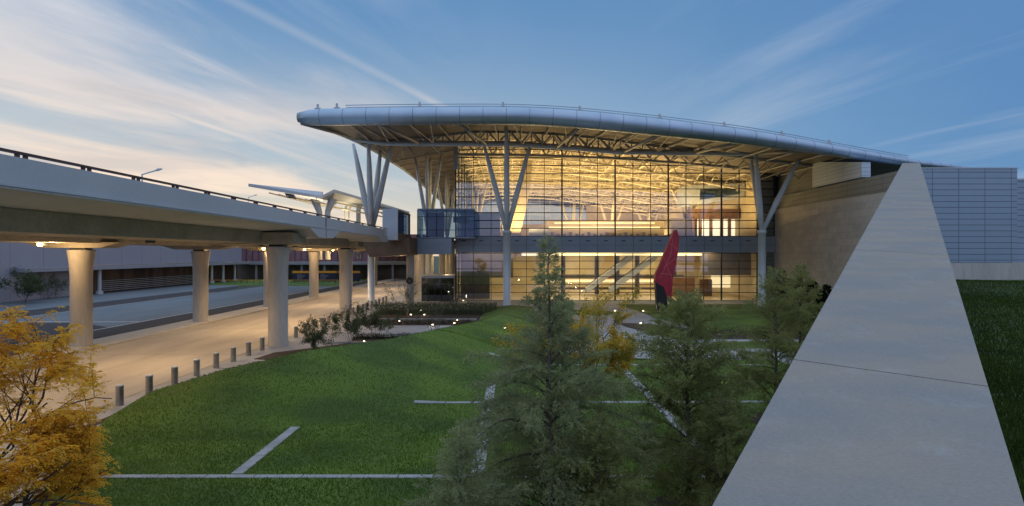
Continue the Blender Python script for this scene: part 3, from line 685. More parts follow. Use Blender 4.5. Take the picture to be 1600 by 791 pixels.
q = [(P(px, py, 95)) for px, py in ((822, 236), (823, 262), (820, 290), (815, 320), (808, 350), (803, 369))]
for a, b in zip(q, q[1:]): m.add([(a.x-.9, 95, a.z), (a.x+.9, 95, a.z), (b.x+.9, 95, b.z), (b.x-.9, 95, b.z), (a.x-.9, 96, a.z), (a.x+.9, 96, a.z), (b.x+.9, 96, b.z), (b.x-.9, 96, b.z)], [(0, 3, 2, 1), (4, 5, 6, 7), (0, 4, 7, 3), (1, 2, 6, 5)])
m.build('curved_fin', 'inner_wall', T)
# upper level counters, shops and mezzanine
m = MB(); m.box(6.5, 29, 109, 114, Z2, 13.4); m.build('counter_block', 'inner_wall', T)
for q in ((7, 28, 11.75, 12.15), (8, 27, 12.75, 12.95)): m = MB(); m.box(q[0], q[1], 108.86, 108.98, q[2], q[3]); m.build('counter_light', 'strip_light', T)
for k in range(18): x = 7.3+k*1.15; m = MB(); m.box(x, x+.5, 108.0, 108.5, Z2, Z2+1.15+.3*(k % 3 == 0)); m.build('counter_desk', 'inner_dark', T)
m = MB(); m.box(27.2, 31.5, 98, 103, Z2, 13.1); m.build('service_core', 'inner_dark', T)
m = MB(); m.box(30, 38.5, 97, 99, 13.0, 14.6); m.build('shop_fascia', 'inner_brown', T)
m = MB()
for x in (30.2, 31.4, 33.2, 35.0, 36.3): m.box(x, x+.45, 96.6, 97, Z2, 13.0)
m.build('shop_pier', 'inner_brown', T)
m = MB(); m.box(30.4, 38.3, 98.9, 99.0, Z2, 12.9); m.build('shop_light', 'strip_cool', T)
m = MB(); m.prismy([(28.4, 14.9), (38.4, 16.4), (38.4, 18.7), (28.4, 18.2)], 95, 99); MZ = m.build('mezzanine', 'light_panel', T)
m = MB(); m.prismy([(31, 15.9), (37.6, 16.9), (37.6, 17.9), (31, 17.6)], 94.93, 95.02); m.build('mezzanine_window', 'blue_glass', MZ)
m = MB(); m.box(2.8, 6.2, 96, 97, Z2, 11.3); m.build('screen_wall', 'light_panel', T)
m = MB(); m.box(-7.9, -1.8, 88, 90, Z2, 13.4); m.box(-1.6, 1.5, 96, 98, Z2, 11.8); m.build('lobby_block', 'band_metal', T)
# ground level
m = MB(); m.box(4.8, 31, 93, 94, 6.75, 7.2); m.build('ceiling_light', 'strip_light', T)
m = MB(); m.box(1.6, 4.4, 95, 95.8, 6.7, 7.2); m.build('ceiling_light', 'strip_cool', T)
m = MB()
for x in (-6.8, -4.6, 9.0, 14.9, 18.5, 22.0, 28.5): m.box(x-.35, x+.35, 101, 101.7, .03, 8)
m.build('hall_pier', 'inner_dark', T)
for (x0, z0, x1, z1) in ((12.5, .3, 20.5, 6.2), (16.5, .3, 24.5, 6.2)):
    m = MB(); m.add([(x0, 97, z0), (x1, 97, z1), (x1, 97, z1+1.0), (x0, 97, z0+1.0), (x0, 98.4, z0), (x1, 98.4, z1), (x1, 98.4, z1+1.0), (x0, 98.4, z0+1.0)], [(0,1,2,3),(7,6,5,4),(0,4,5,1),(3,2,6,7),(0,3,7,4),(1,5,6,2)]); m.build('escalator', 'light_panel', T)
    m = MB(); m.tube((x0, 96.9, z0+1.3), (x1, 96.9, z1+1.3), .08); m.build('escalator_handrail', 'inner_dark', T)
m = MB(); m.box(4.8, 31, 104, 105, 2.6, 3.3); m.box(8, 31, 98.5, 99.2, .9, 1.3); m.build('gallery_rail', 'inner_dark', T)
m = MB(); m.box(5, 31, 103.8, 103.9, 1.9, 2.4); m.build('gallery_light', 'strip_light', T)
m = MB(); m.box(24.5, 30.2, 95, 97, 0.03, 3.1); m.box(31.2, 33.0, 95, 96, .03, 2.8); m.build('kiosk', 'inner_brown', T)
m = MB(); m.box(33.2, 36.4, 96, 96.1, 1.4, 3.4); m.build('kiosk_light', 'strip_light', T)
m = MB(); m.box(30.5, 38.2, 92, 92.5, 3.6, 7.9); m.build('hanging_partition', 'inner_dark', T)
m = MB(); m.box(-8, 0.2, 92.5, 93, 3.2, 7.9); m.box(-8, -3.5, 90, 91, .03, 4.4); m.build('lobby_partition', 'inner_dark', T)
m = MB(); m.path([(37.4, 85.6, 0), (37.0, 85.6, 2.5), (37.1, 85.6, 5), (37.6, 85.6, 7.1)], [.28]*4, 8); m.build('curved_post', 'inner_wall', T)
def area(loc, sx_, sy_, e, up, col=(1, .68, .28)):
    l = bpy.data.lights.new('interior_light', 'AREA'); l.shape = 'RECTANGLE'; l.size = sx_; l.size_y = sy_; l.energy = e; l.color = col
    o = bpy.data.objects.new('interior_light', l); S.collection.objects.link(o); o.parent = T; o.location = Vector(loc)-T.location
    o.rotation_euler = (math.pi, 0, 0) if up else (0, 0, 0)
for y in (92, 102, 122, 140):
    for x in (0, 15, 29): area((x, y, 10.4), 10, 4, 3300, True)
for y in (90.5, 103, 114):
    for x in (-2, 12, 27): area((x, y, 7.6), 10, 4, 1200 if x > 0 else 400, False, (1, .80, .45))

# projecting glass box and link at the left corner
m = MB(); X0, X1 = -13.2, -5.2
m.box(X0, X1, 80.5, 85.5, 9.2, 9.35); m.box(X0, X1, 80.5, 85.5, 13.2, 13.35); m.build('glass_box_frame', 'band_metal', T)
m = MB(); m.add([(X0, 80.5, 9.35), (X1, 80.5, 9.35), (X1, 80.5, 13.2), (X0, 80.5, 13.2)], [(0,1,2,3)]); m.add([(X1, 80.5, 9.35), (X1, 85.5, 9.35), (X1, 85.5, 13.2), (X1, 80.5, 13.2)], [(0,1,2,3)])
m.add([(X0, 80.5, 9.35), (X0, 85.5, 9.35), (X0, 85.5, 13.2), (X0, 80.5, 13.2)], [(0,1,2,3)]); m.build('glass_box_pane', 'blue_glass', T)
m = MB()
for x in np.arange(X0, X1+.1, 1.33): m.box(x-.04, x+.04, 80.38, 80.46, 9.35, 13.2)
for z in (10.35, 12.2): m.box(X0, X1, 80.4, 80.46, z-.04, z+.04)
m.build('glass_box_mullion', 'mullion', T)
m = MB(); m.box(-12.4, -9.8, 83, 83.4, 9.4, 13); m.box(-8.6, -6.6, 84.2, 84.5, 11.6, 12.4); m.build('lobby_block', 'inner_dark', T)
m = MB(); m.box(-13.2, XS[0]-.02, 80.3, 84, 6.95, 9.15); m.build('link_band', 'band_metal', T)
m = MB(); m.prismy([(-18.3, 6.6), (-13.22, 6.9), (-13.22, 9.15), (-19.5, 9.0)], 74, 82); m.build('link_soffit', 'brown_soffit', T)
m = MB(); m.box(-15.75, -13.9, 70, 70.3, 8.7, 12.5); m.build('stair_box_front', 'light_panel', T)
m = MB(); m.box(-15.75, -13.95, 70.3, 79, 8.7, 9.6); m.box(-15.75, -13.92, 70.3, 79, 12.2, 12.45); m.box(-15.75, -13.95, 78, 79, 9.6, 12.2); m.build('stair_box_body', 'brown_soffit', T)
m = MB(); m.box(-14.1, -14.0, 70.4, 78, 9.6, 12.2); m.build('stair_box_glass', 'dark_glass', T)
m = MB()
for y in np.arange(67.7, 69.6, .3): m.box(XE-.1, XE-.05, y, y+.05, E(2.1), E(3.1))
m.box(XE-.1, XE-.05, 67.6, 69.6, E(3.05), E(3.12)); m.build('stair_railing', 'stainless', T)
for (x, y, r) in ((-14.3, 81, .55), (-16.5, 98, .6), (-13.6, 96, .5), (-12.1, 104, .5), (-11.2, 92, .5), (-10.0, 96, .5), (-17.5, 112, .6)):
    m = MB(); m.lathe((x, y), [(0, r), (6.9 if y < 85 else 8.3, r)], 20); m.build('link_column', 'concrete', T)
m = MB(); m.box(-19, XS[0]-.4, 84.2, 150, 8.35, 9.1); m.build('departure_deck', 'bridge_under', T)
m = MB(); m.box(-13.2, XS[0]-.05, 84, 84.4, 3.5, 3.75); m.box(-13.2, XS[0]-.05, 84, 90, 3.72, 3.85); m.build('entrance_roof', 'light_panel', T)
m = MB(); m.box(-13.15, XS[0]-.1, 84.1, 84.15, 0.1, 3.5); m.build('entrance_glass', 'dark_glass', T)
m = MB()
for x in np.arange(-13.15, -8.5, .95): m.box(x-.04, x+.04, 83.98, 84.08, .05, 3.5)
m.box(-13.15, -8.5, 83.98, 84.08, 2.4, 2.5); m.build('entrance_mullion', 'mullion', T)
m = MB(); m.box(-12.8, -9, 87, 88, .02, 1.6); m.build('entrance_bench', 'inner_dark', T)
for (x, y) in ((-16, 84), (-15, 100), (-11, 97)):
    l = bpy.data.lights.new('link_light', 'POINT'); l.energy = 420; l.color = (1, .66, .32); l.shadow_soft_size = .3
    o = bpy.data.objects.new('link_light', l); S.collection.objects.link(o); o.parent = T; o.location = Vector((x, y, 6.1))-T.location
# round sign on the column under the link
sg = empty('column_sign', (-14.3, 80.4, 3.2), 'small round black sign on the column under the link bridge', 'sign')
m = MB()
k = len(m.v); m.path([(-14.3, 80.42, 3.25), (-14.3, 80.34, 3.25)], [.5, .5], 20); m.build('sign_disc', 'black_stone', sg)
m = MB(); m.box(-14.42, -14.38, 80.31, 80.338, 3.15, 3.35); m.box(-14.2, -14.16, 80.31, 80.338, 3.15, 3.35); m.build('sign_mark', 'light_panel', sg)

# stone and metal clad wing on the right
A = empty('service_wing', (45, 70, 0), 'windowless wing clad in tan stone and blue grey metal panels, right of the glass hall', 'building')
ST = 13.6
m = MB(); m.box(39.2, 39.7, 57.4, 90, -.2, ST); m.build('stone_wall', 'stone_cladding', A)
m = MB(); m.box(39.12, 39.75, 57.4, 90, ST, 15.42); m.build('metal_parapet', 'metal_cladding', A)
m = MB(); m.box(39.9, 40.4, 75.2, 92, 15.4, 19.2); m.box(36.7, 39.15, 86.2, 86.6, -.1, 19.5); m.build('recessed_wall', 'metal_cladding', A)
m = MB(); m.prismx([(64.4, 15.6), (75, 15.6), (75, 19.0), (64.4, 17.25)], 39.1, 40.1); m.build('louvred_box', 'louvre_box', A)
m = MB(); m.box(39.2, 50.0, 57.0, 57.38, 6.15, 15.45); m.build('panel_front', 'annex_panels', A)
m = MB(); m.box(39.15, 50.1, 56.95, 57.45, 15.452, 15.56); m.build('parapet_cap', 'light_panel', A)
m = MB(); m.box(39.75, 49.9, 57.4, 90, 4, 15.3); m.build('wing_body', 'annex_panels', A)
m = MB(); m.box(50.02, 90, 60.0, 60.4, 6.15, 14.7); m.build('panel_front', 'annex_panels', A)
m = MB(); m.box(50.0, 90, 59.95, 60.45, 14.702, 14.85); m.build('parapet_cap', 'light_panel', A)
m = MB(); m.box(39.2, 90, 56.9, 57.2, 2.0, 6.12); m.box(39.2, 90, 57.2, 60.3, 6.0, 6.12); m.build('concrete_plinth', 'concrete', A)

# ---------------------------------------------------------------- red blade sculpture
sp = G(1035, 474); D = 66.0
def Q(px, py): return P(px, py, D)
sc_ = empty('red_sculpture', (Q(1035, 466).x, D, .02), 'tall red leaning blade shaped sculpture on a black foot before the glass wall', 'sculpture')
red = [(1022, 441), (1024, 427), (1030, 415), (1038, 395), (1046, 376), (1052, 361), (1056, 359), (1060, 370), (1059, 390), (1055, 412), (1050, 437), (1048, 466), (1036, 466)]
m = MB(); q = [(Q(a, b).x, Q(a, b).z) for a, b in red]; m.prismy(q[::-1], D-.35, D+.35); m.build('blade', 'red_panel', sc_)
m = MB(); q = [(Q(a, b).x, Q(a, b).z) for a, b in ((1023, 441), (1035, 448), (1041, 466), (1041, 486), (1026, 486), (1024, 462))]; m.prismy(q[::-1], D-.5, D+.3); m.build('foot', 'black_stone', sc_)
m = MB()
for a, b, c, d in ((1030, 436, 1048, 395), (1036, 418, 1056, 402), (1030, 427, 1050, 430), (1046, 381, 1058, 392), (1038, 408, 1052, 445), (1050, 372, 1046, 402)):
    A_, B_ = Q(a, b), Q(c, d); m.tube((A_.x, D-.37, A_.z), (B_.x, D-.37, B_.z), .035, n=4)
m.build('etched_line', mat('pink_line', (.55, .16, .17)), sc_)

# ---------------------------------------------------------------- buildings at the left
LB = empty('left_building', (-73, 100, 0), 'long low pale panelled building beyond the ramp with a dark recessed ground floor', 'building')
m = MB(); m.box(-78, -73.2, 30, 100.4, 0, 13.0); m.box(-78, -73.2, 100.4, 156, 5.0, 13.0); m.build('panel_wall', 'lot_wall', LB)
m = MB(); m.box(-77.5, -74.4, 100.5, 156, 0, 4.9); m.build('recess_glazing', mat('brown_glass', (.07, .05, .045), (.13, .085, .07), .5, .15, stretch=(1, 1, .2)), LB)
m = MB(); m.box(-73.2, -71.0, 84, 160, 4.3, 4.9); m.build('canopy', 'pale_wall', LB)
m = MB()
for z in (.4, .75, 1.1, 1.45, 1.8, 2.15): m.box(-73.05, -73.0, 102, 135, z, z+.05)
m.build('cable_rail', 'light_panel', LB)
for y in (100.8, 138.5, 144, 150):
    m = MB(); m.lathe((-72.2, y), [(0, .6), (.5, .55), (.52, .3), (4.3, .3)], 14); m.build('canopy_column', 'light_panel', LB)
RB = empty('rear_building', (-52, 162, 0), 'dark red louvred building beyond the road seen under the ramp', 'building')
m = MB(); m.box(-78, -24, 161, 175, 4.9, 12.5); m.build('louvre_wall', 'louvre', RB)
m = MB()
for x in np.arange(-76, -24, 1.7): m.box(x, x+.12, 160.85, 161, 4.9, 12.4)
m.build('louvre_fin', 'dark_metal', RB)
m = MB(); m.box(-78, -24, 156, 161, 4.1, 4.8); m.build('canopy', 'pale_wall', RB)
m = MB(); m.box(-78, -24, 163, 174, 0, 4.1); m.build('recess_glazing', 'inner_dark', RB)
for x in np.arange(-70, -26, 6.2):
    m = MB(); m.box(x, x+.5, 157, 157.5, 0, 4.1); m.build('canopy_column', 'pale_wall', RB)
for x in np.arange(-66, -28, 3.1): m = MB(); m.box(x, x+1.9, 162.8, 162.95, 1.0, 3.3); m.build('window', 'lot_concrete', RB)
# navy sign boards with a yellow top
for i, (x0, x1, lab) in enumerate(((457, 492, 'navy sign board with yellow top strip, left of the slim white column'), (493.5, 526, 'navy sign board with yellow top strip, between slim column and front column'), (528, 562, 'navy sign board with yellow top strip, rightmost, beside the front column'))):
    a, b = P(x0, 424, 140), P(x1, 440, 140)
    t = empty('sign_board', (a.x, 140, 0), lab, 'sign', 'navy sign boards beyond the road')
    m = MB(); m.box(a.x, b.x, 140, 140.3, .35, 2.35); m.build('board', 'navy', t)
    m = MB(); m.box(a.x, b.x, 139.95, 140.35, 2.352, 2.85); m.build('top_strip', 'yellow_paint', t)
    m = MB(); m.box(a.x+.4, a.x+.55, 140.05, 140.2, 0, .35); m.box(b.x-.55, b.x-.4, 140.05, 140.2, 0, .35); m.build('leg', 'dark_metal', t)
    m = MB()
    for k in range(5): m.box(a.x+1.1, a.x+2.2+.3*((k*7) % 4), 139.97, 139.998, 1.95-k*.27, 2.04-k*.27)
    m.build('sign_mark', 'pale_wall', t)
fn = empty('low_fence', (-52, 137, 0), 'low yellowish fence line at the far side of the lower road', 'fence')
m = MB(); m.box(-72, -38.5, 137, 137.1, .72, .85); m.build('fence_rail', 'strip_cool' if False else 'yellow_paint', fn)
m = MB()
for x in np.arange(-72, -38.5, 1.5): m.box(x, x+.07, 137, 137.08, 0, .72)
m.build('fence_post', 'dark_metal', fn)
sheet('verge_grass', [(-73, 130), (-38.4, 124), (-38.4, 200), (-73, 200)], .012, 'lawn')

# wing shaped canopy beyond the ramp
KN = empty('wing_canopy', (-40, 105, 0), 'wing shaped steel canopy with lit underside beyond the ramp', 'canopy')
def K(px, py, D): return P(px, py, D)
def slab(m, pl, th):
    n = len(pl); m.add([tuple(p) for p in pl]+[(p.x, p.y, p.z-th) for p in pl], [tuple(range(n)), tuple(range(2*n-1, n-1, -1))]+[(i, (i+1) % n, (i+1) % n+n, i+n) for i in range(n)])
m = MB(); slab(m, [K(388, 287, 96), K(500, 306, 100), K(505, 300, 125), K(420, 291, 122)], .5); m.build('left_wing', 'bridge_paint', KN)
m = MB(); slab(m, [K(500, 307, 100), K(522, 296, 101), K(592, 317, 128), K(640, 331, 165), K(600, 326, 150), K(540, 310, 122)], .5); m.build('right_wing', 'bridge_paint', KN)
m = MB()
for k in range(6):
    a = K(420+14*k, 296+2.5*k, 98); m.box(a.x, a.x+.1, 98, 122, a.z-.7, a.z-.5)
for k in range(8):
    a, b = K(518+12*k, 303+3*k, 104+5*k), K(512+12*k, 318+2.4*k, 104+5*k); m.tube(a, b, .12, n=5)
for k in range(3):
    a, b = K(515, 305+9*k, 103), K(625, 334+5*k, 160); m.tube(a, b, .16, n=5)
m.build('canopy_truss', 'inner_steel', KN)
for k in range(4): m = MB(); a, b = K(462+11*k, 304+2.4*k, 99.5), K(471+11*k, 306+2.4*k, 99.5); m.tube(a, b, .16, n=6); m.build('canopy_light', 'canopy_light', KN)
for k in range(7): m = MB(); a, b = K(520+11*k, 306+3.0*k, 105+6*k), K(529+11*k, 308.5+3.0*k, 110+6*k); m.tube(a, b, .17, n=6); m.build('canopy_light', 'canopy_light', KN)
for (px, D) in ((499, 102), (512, 103), (542, 118), (560, 130)):
    a = K(px, 312, D); m = MB(); m.path([(a.x, D, 6), (a.x, D, a.z-2.2), (a.x+(-.9 if px < 505 else .9), D, a.z+.2)], [.5, .5, .75], 10); m.build('canopy_column', 'bridge_paint', KN)
m = MB(); a, b = K(446, 302, 99), K(464, 311, 99); m.prismy([(a.x, a.z), (b.x-.7, a.z-.2), (b.x, b.z), (a.x+.4, b.z+.2)], 98.6, 99.4); m.build('canopy_sign_box', 'inner_dark', KN)
l = bpy.data.lights.new('canopy_glow', 'POINT'); l.energy = 2500; l.color = (1, .75, .45); l.shadow_soft_size = 1
o = bpy.data.objects.new('canopy_glow', l); S.collection.objects.link(o); o.parent = KN; o.location = Vector((-33, 112, 12.5))-KN.location

# ---------------------------------------------------------------- bollards
def make_bollard():
    t = empty('bollard', (0, 0, 0))
    m = MB(); m.lathe((0, 0), [(.012, .165), (.80, .165), (.80, .155), (.82, .155), (.82, .165), (.90, .165)], 20); m.build('post', 'stainless', t)
    m = MB(); m.lathe((0, 0), [(.902, .172), (.935, .172), (.965, .12), (.975, .03)], 20); m.build('cap', 'light_panel', t)
    return t
def copy_tree(o, parent=None):
    c = o.copy(); S.collection.objects.link(c); c.parent = parent
    for ch in list(o.children): copy_tree(ch, c)
    return c
ordn = ['nearest', 'second', 'third', 'fourth', 'fifth', 'sixth', 'seventh', 'eighth', 'ninth', 'tenth', 'eleventh', 'twelfth', 'thirteenth', 'fourteenth', 'fifteenth', 'sixteenth', 'seventeenth', 'eighteenth', 'nineteenth', 'twentieth', 'twenty first', 'twenty second', 'twenty third', 'twenty fourth', 'twenty fifth', 'twenty sixth', 'twenty seventh', 'twenty eighth']
b0 = make_bollard()
for i in range(27):
    o = b0 if i == 0 else copy_tree(b0)
    o.location = (-18.12, 26.6+2.17*i, 0)
    w = ('beside the golden tree' if i == 0 else 'between golden tree and the thick front column' if i < 8 else 'behind the thick front column' if i < 11 else 'beside the road towards the terminal')
    props(o, '%s steel bollard in the row, %s' % (ordn[i], w), 'bollard', 'bollards along the pavement edge')

# ---------------------------------------------------------------- ground lights
gl_ = [(569,533,'in the near bed, left one of the pair'),(599,534,'in the near bed, right one of the pair'),(650,527,'at the paving corner right of the near bed'),(676,507.5,'under the slender bare tree'),(710,505,'in the far bed, right, before its kerb'),(714,500.5,'in the far bed, right, behind its kerb'),(642,492,'in the far bed, left one'),(663,492,'in the far bed, centre'),(658,485,'at the back of the far bed'),(724,470,'at the foot of the glass wall, left'),(789,512,'on the mound by the tall silver column'),(624,502,'at the left end of the far bed kerb'),(961,486,'at the tip of the small court grass'),(1005,486,'on the court paving near the sculpture, left'),(1001,505,'at the left edge of the right mulch bed'),(1075,500.5,'in the middle of the right mulch bed'),(1083,542,'on the court path between the two cypresses'),(848,632,'on the lawn behind the big cypress, far'),(871,683,'on the lawn behind the big cypress, middle'),(884,728,'on the lawn behind the big cypress, near'),(1127,593,'on the lawn right of the second cypress'),(1121,563,'on the court edge right of the second cypress')]
g0 = None
for i, (px, py, lab) in enumerate(gl_):
    p = G(px, py); z = .14 if py < 510 and px < 760 else .03
    if 780 < px < 795: p = G(px, py, 1.0); z = hill(p.x, p.y)+.02
    if px > 990 and py > 540: z = .05
    p = G(px, py, z+.1)
    if g0 is None:
        g0 = t = empty('ground_light', (0, 0, 0))
        m = MB(); m.lathe((0, 0), [(-.05, .11), (.06, .11), (.07, .09)], 12); m.build('light_housing', 'dark_metal', t)
        m = MB(); m.lathe((0, 0), [(.071, .085), (.12, .08), (.15, .03)], 12); m.build('light_lens', 'lamp_ground', t)
        l = bpy.data.lights.new('ground_glow', 'POINT'); l.energy = 6; l.color = (1, .8, .52); l.shadow_soft_size = .05
        o = bpy.data.objects.new('ground_glow', l); S.collection.objects.link(o); o.parent = t; o.location = (0, 0, .35)
    else: t = copy_tree(g0)
    t.location = (p.x, p.y, z); props(t, 'small bright ground light ' + lab, 'ground light', 'ground lights in the garden court')
    sc = max(.55, min(1.15, p.y/55)); t.scale = (sc, sc, sc)

# ---------------------------------------------------------------- trees and shrubs
def quads(C, A, B):   # centre/base, length vector, half width vector
    V = np.stack([C-B*.35, C+A*.5-B, C+A, C+A*.5+B], 1).reshape(-1, 3); n = len(C)
    return V, np.arange(4*n).reshape(n, 4)
def unit(v): return v/np.maximum(np.linalg.norm(v, axis=-1, keepdims=True), 1e-9)
def conifer(x, y, z, H, Rm, seed, label, leafmat, nb=110, leafw=.011, leafl=.085, lean=(0, 0), group=None, dens=1.0, shape=.8, cat='tree', ramp=2.0, pw=1.15):
    r = np.random.default_rng(seed); t = empty('cypress_tree', (x, y, z), label, cat, group)
    tm = MB(); nseg = 10
    tp_ = [Vector((x+lean[0]*(k/nseg)**1.5+r.normal(0, .015), y+lean[1]*(k/nseg)**1.5, z+H*k/nseg)) for k in range(nseg+1)]
    tm.path(tp_, [.012+H*.013*(1-k/nseg)**1.1 for k in range(nseg+1)], 8)
    bm_ = MB(); LC = []; LA = []; LB = []
    for i in range(nb):
        f = (i+.5)/nb; hh = .06+.92*f**.92; k = hh*nseg; ki = int(k); p0 = tp_[ki].lerp(tp_[min(ki+1, nseg)], k-ki)
        az = i*2.39996+r.normal(0, .35); ln_ = Rm*min(1, (1-hh)*ramp)**pw*r.uniform(.55, 1.12)+.16
        up = r.uniform(.25, 1.35)+.5*hh; n = max(4, int(ln_/.14)); d = np.array([math.cos(az), math.sin(az), up]); d /= np.linalg.norm(d)
        pts_ = [np.array(p0)]; dd = d.copy()
        for s in range(n):
            dd = dd+np.array([r.normal(0, .07), r.normal(0, .07), -.075-.03*r.random() if s < n*.7 else .02]); dd /= np.linalg.norm(dd); pts_.append(pts_[-1]+dd*ln_/n)
        bm_.path([tuple(q) for q in pts_], [max(.003, .022*(1-s/n)*ln_/2+.002) for s in range(n+1)], 4, cap=False)
        P_ = np.array(pts_); L_ = ln_
        m_ = int(L_/.042*dens*(1-.55*hh)); 
        if m_ < 3: m_ = 3
        tt = np.repeat(r.uniform(.12, 1, m_), 2); idx = np.clip((tt*n).astype(int), 0, n-1); fr = tt*n-idx
        base_ = P_[idx]*(1-fr[:, None])+P_[idx+1]*fr[:, None]; dirs = unit(P_[idx+1]-P_[idx])
        side = unit(np.cross(dirs, [0, 0, 1])); side[::2] *= -1
        tw = unit(dirs*r.uniform(.5, 1.1, (len(tt), 1))+side*r.uniform(.3, 1, (len(tt), 1))+np.stack([np.zeros(len(tt)), np.zeros(len(tt)), r.normal(.02, .5, len(tt))], 1))
        tl = (.22+.36*(1-tt))*r.uniform(.6, 1.25, len(tt))*min(1.25, .6+L_/2.5)
        nl = 7
        for s in range(nl):
            a = (s+.6)/nl; c = base_+tw*(tl*a)[:, None]+np.stack([np.zeros(len(tt)), np.zeros(len(tt)), -.22*tl*a*a], 1)
            for sg_ in (-1, 1):
                sd = unit(np.cross(tw, r.normal(0, 1, tw.shape)))*sg_
                la = unit(tw*.9+sd*.75)*(leafl*(1-.45*a)*r.uniform(.6, 1.3, len(tt)))[:, None]
                LC.append(c); LA.append(la); LB.append(unit(np.cross(la, r.normal(0, 1, la.shape)))*leafw*.6)
    V, Fc = quads(np.concatenate(LC), np.concatenate(LA), np.concatenate(LB))
    tm.build('trunk', 'bark_grey', t, smooth=True); bm_.build('branches', 'bark', t); mesh_obj('foliage', V, Fc, leafmat, t)
    return t
def broadleaf(x, y, z, H, Rc, seed, label, leafmat, bark='bark', leaf=.06, nleaf=30, fork=.3, limbs=7, levels=3, name='tree', cat='tree', group=None, droop=0, thick=1., spread=.75, compound=False, trunk=True, rmax=None):
    r = np.random.default_rng(seed); t = empty(name, (x, y, z), label, cat, group)
    tm = MB(); base = Vector((x, y, z-.02)); fk = Vector((x+r.normal(0, .04)*H, y+r.normal(0, .03)*H, z+H*fork))
    if trunk: tm.path([base, base.lerp(fk, .5)+Vector((r.normal(0, .02), 0, 0)), fk], [H*.016*thick, H*.013*thick, H*.011*thick], 8)
    bm_ = MB(); tips = []
    def grow(p, d, ln_, rr, lev):
        if rmax and math.hypot((p+d*ln_*.6).x-x, (p+d*ln_*.6).y-y) > rmax: return
        n = 5; pts_ = [p.copy()]; dd = d.copy()
        for s in range(n):
            dd = (dd+Vector((r.normal(0, .13), r.normal(0, .13), r.normal(.02, .10)-droop*s*.05))).normalized(); pts_.append(pts_[-1]+dd*ln_/n)
        bm_.path(pts_, [max(.0025, rr*(1-.65*s/n)) for s in range(n+1)], 5 if lev < 2 else 3, cap=False)
        if lev >= levels-1: tips.append(pts_)
        if lev < levels:
            k = 4 if lev == 0 else 5
            for i in range(k):
                s = 1+int(r.integers(1, n)); q = pts_[min(s, n)]; w = Vector(r.normal(0, 1, 3)).normalized()
                nd_ = (dd*.9+w*.75+Vector((0, 0, .12))).normalized(); grow(q, nd_, ln_*r.uniform(.42, .68), rr*.5, lev+1)
    for i in range(limbs):
        az = i*2*math.pi/limbs+r.normal(0, .25); el = r.uniform(.35, 1.3)
        d = Vector((math.cos(az)*spread, math.sin(az)*spread, el)).normalized()
        L_ = min(H*(1-fork)*.62, Rc/max(.25, math.hypot(d.x, d.y))*.72)*r.uniform(.8, 1.1)
        st_ = fk if trunk else base
        grow(st_, d, L_, H*.0075*thick, 0)
    LC = []; LA = []; LB = []
    for pts_ in tips:
        A_ = np.array([tuple(p) for p in pts_]); n = len(A_)-1; m_ = nleaf
        if compound:      # pinnate sprays hanging from the twigs
            ks = max(3, m_//12)
            for _ in range(ks):
                tt = r.uniform(.15, 1)*n; i = min(int(tt), n-1); c = A_[i]+(A_[i+1]-A_[i])*(tt-i)
                d = unit(r.normal(0, 1, 3)*[1, 1, .5]+unit(A_[-1]-A_[0])*.8+np.array([0, 0, -.15])); sl_ = r.uniform(.14, .26); s = np.repeat(np.linspace(.1, 1, 9), 2)
                cc = c+d*(s*sl_)[:, None]+np.array([0, 0, -1])*(s*s*sl_*.45)[:, None]; sd = unit(np.cross(d, [0, 0, 1])+np.array([1e-4, 0, 0])); sgn = np.tile([1, -1], 9)[:, None]
                la = (sd*sgn*.9+d*.35+r.normal(0, .18, (18, 3))+np.array([0, 0, -.2]))*leaf
                LC.append(cc); LA.append(la); LB.append(unit(np.cross(la, r.normal(0, 1, la.shape)+[0, 0, 1.5]))*leaf*.24)
        else:
            tt = r.uniform(.1, 1, m_)*n; i = np.minimum(tt.astype(int), n-1); c = A_[i]+(A_[i+1]-A_[i])*(tt-i)[:, None]+r.normal(0, leaf*.7, (m_, 3))
            la = unit(r.normal(0, 1, (m_, 3))+[0, 0, -.1])*leaf*r.uniform(.6, 1.3, (m_, 1)); LC.append(c); LA.append(la); LB.append(unit(np.cross(la, r.normal(0, 1, (m_, 3))))*leaf*.3)
    V, Fc = quads(np.concatenate(LC), np.concatenate(LA), np.concatenate(LB))
    if trunk: tm.build('trunk', bark, t, smooth=True)
    bm_.build('branches', bark, t); mesh_obj('foliage', V, Fc, leafmat, t)
    return t

# the big feathery trees in front
def at(px, D): return (px-800)*D/F
conifer(at(858, 14), 14, 0, 7.4, 3.0, 11, 'tallest feathery grey green cypress in the centre foreground, thin leader above the glass', 'cypress_leaf', nb=120, leafw=.019, leafl=.125, ramp=1.6, pw=1.9)
conifer(at(720, 11), 11, 0, 3.6, 1.5, 17, 'small feathery cypress at the bottom edge, left of the tallest one', 'cypress_leaf', nb=75, leafw=.016, leafl=.09, ramp=1.6)
conifer(at(1075, 15.5), 15.5, 0, 5.95, 1.8, 12, 'second feathery green cypress, right of the tallest one', 'cypress_leaf_b', nb=95, leafw=.020, leafl=.13, ramp=2.6, pw=1.0)
conifer(at(935, 12.5), 12.5, 0, 3.4, 1.5, 18, 'low feathery cypress filling the gap between the two tall ones', 'cypress_leaf_b', nb=70, leafw=.018, leafl=.11, ramp=1.6)
conifer(at(1212, 24), 24, 0, 6.4, 1.9, 13, 'third feathery cypress close to the sloping wall below the right column', 'cypress_leaf_b', nb=75, ramp=2.4, pw=1.0, leafw=.019, leafl=.14, dens=.8)
conifer(at(1130, 14), 14, 0, 3.5, 1.6, 14, 'short brownish cypress at the foot of the sloping wall', 'cypress_leaf_b', nb=70, ramp=1.8, leafw=.014, leafl=.10)
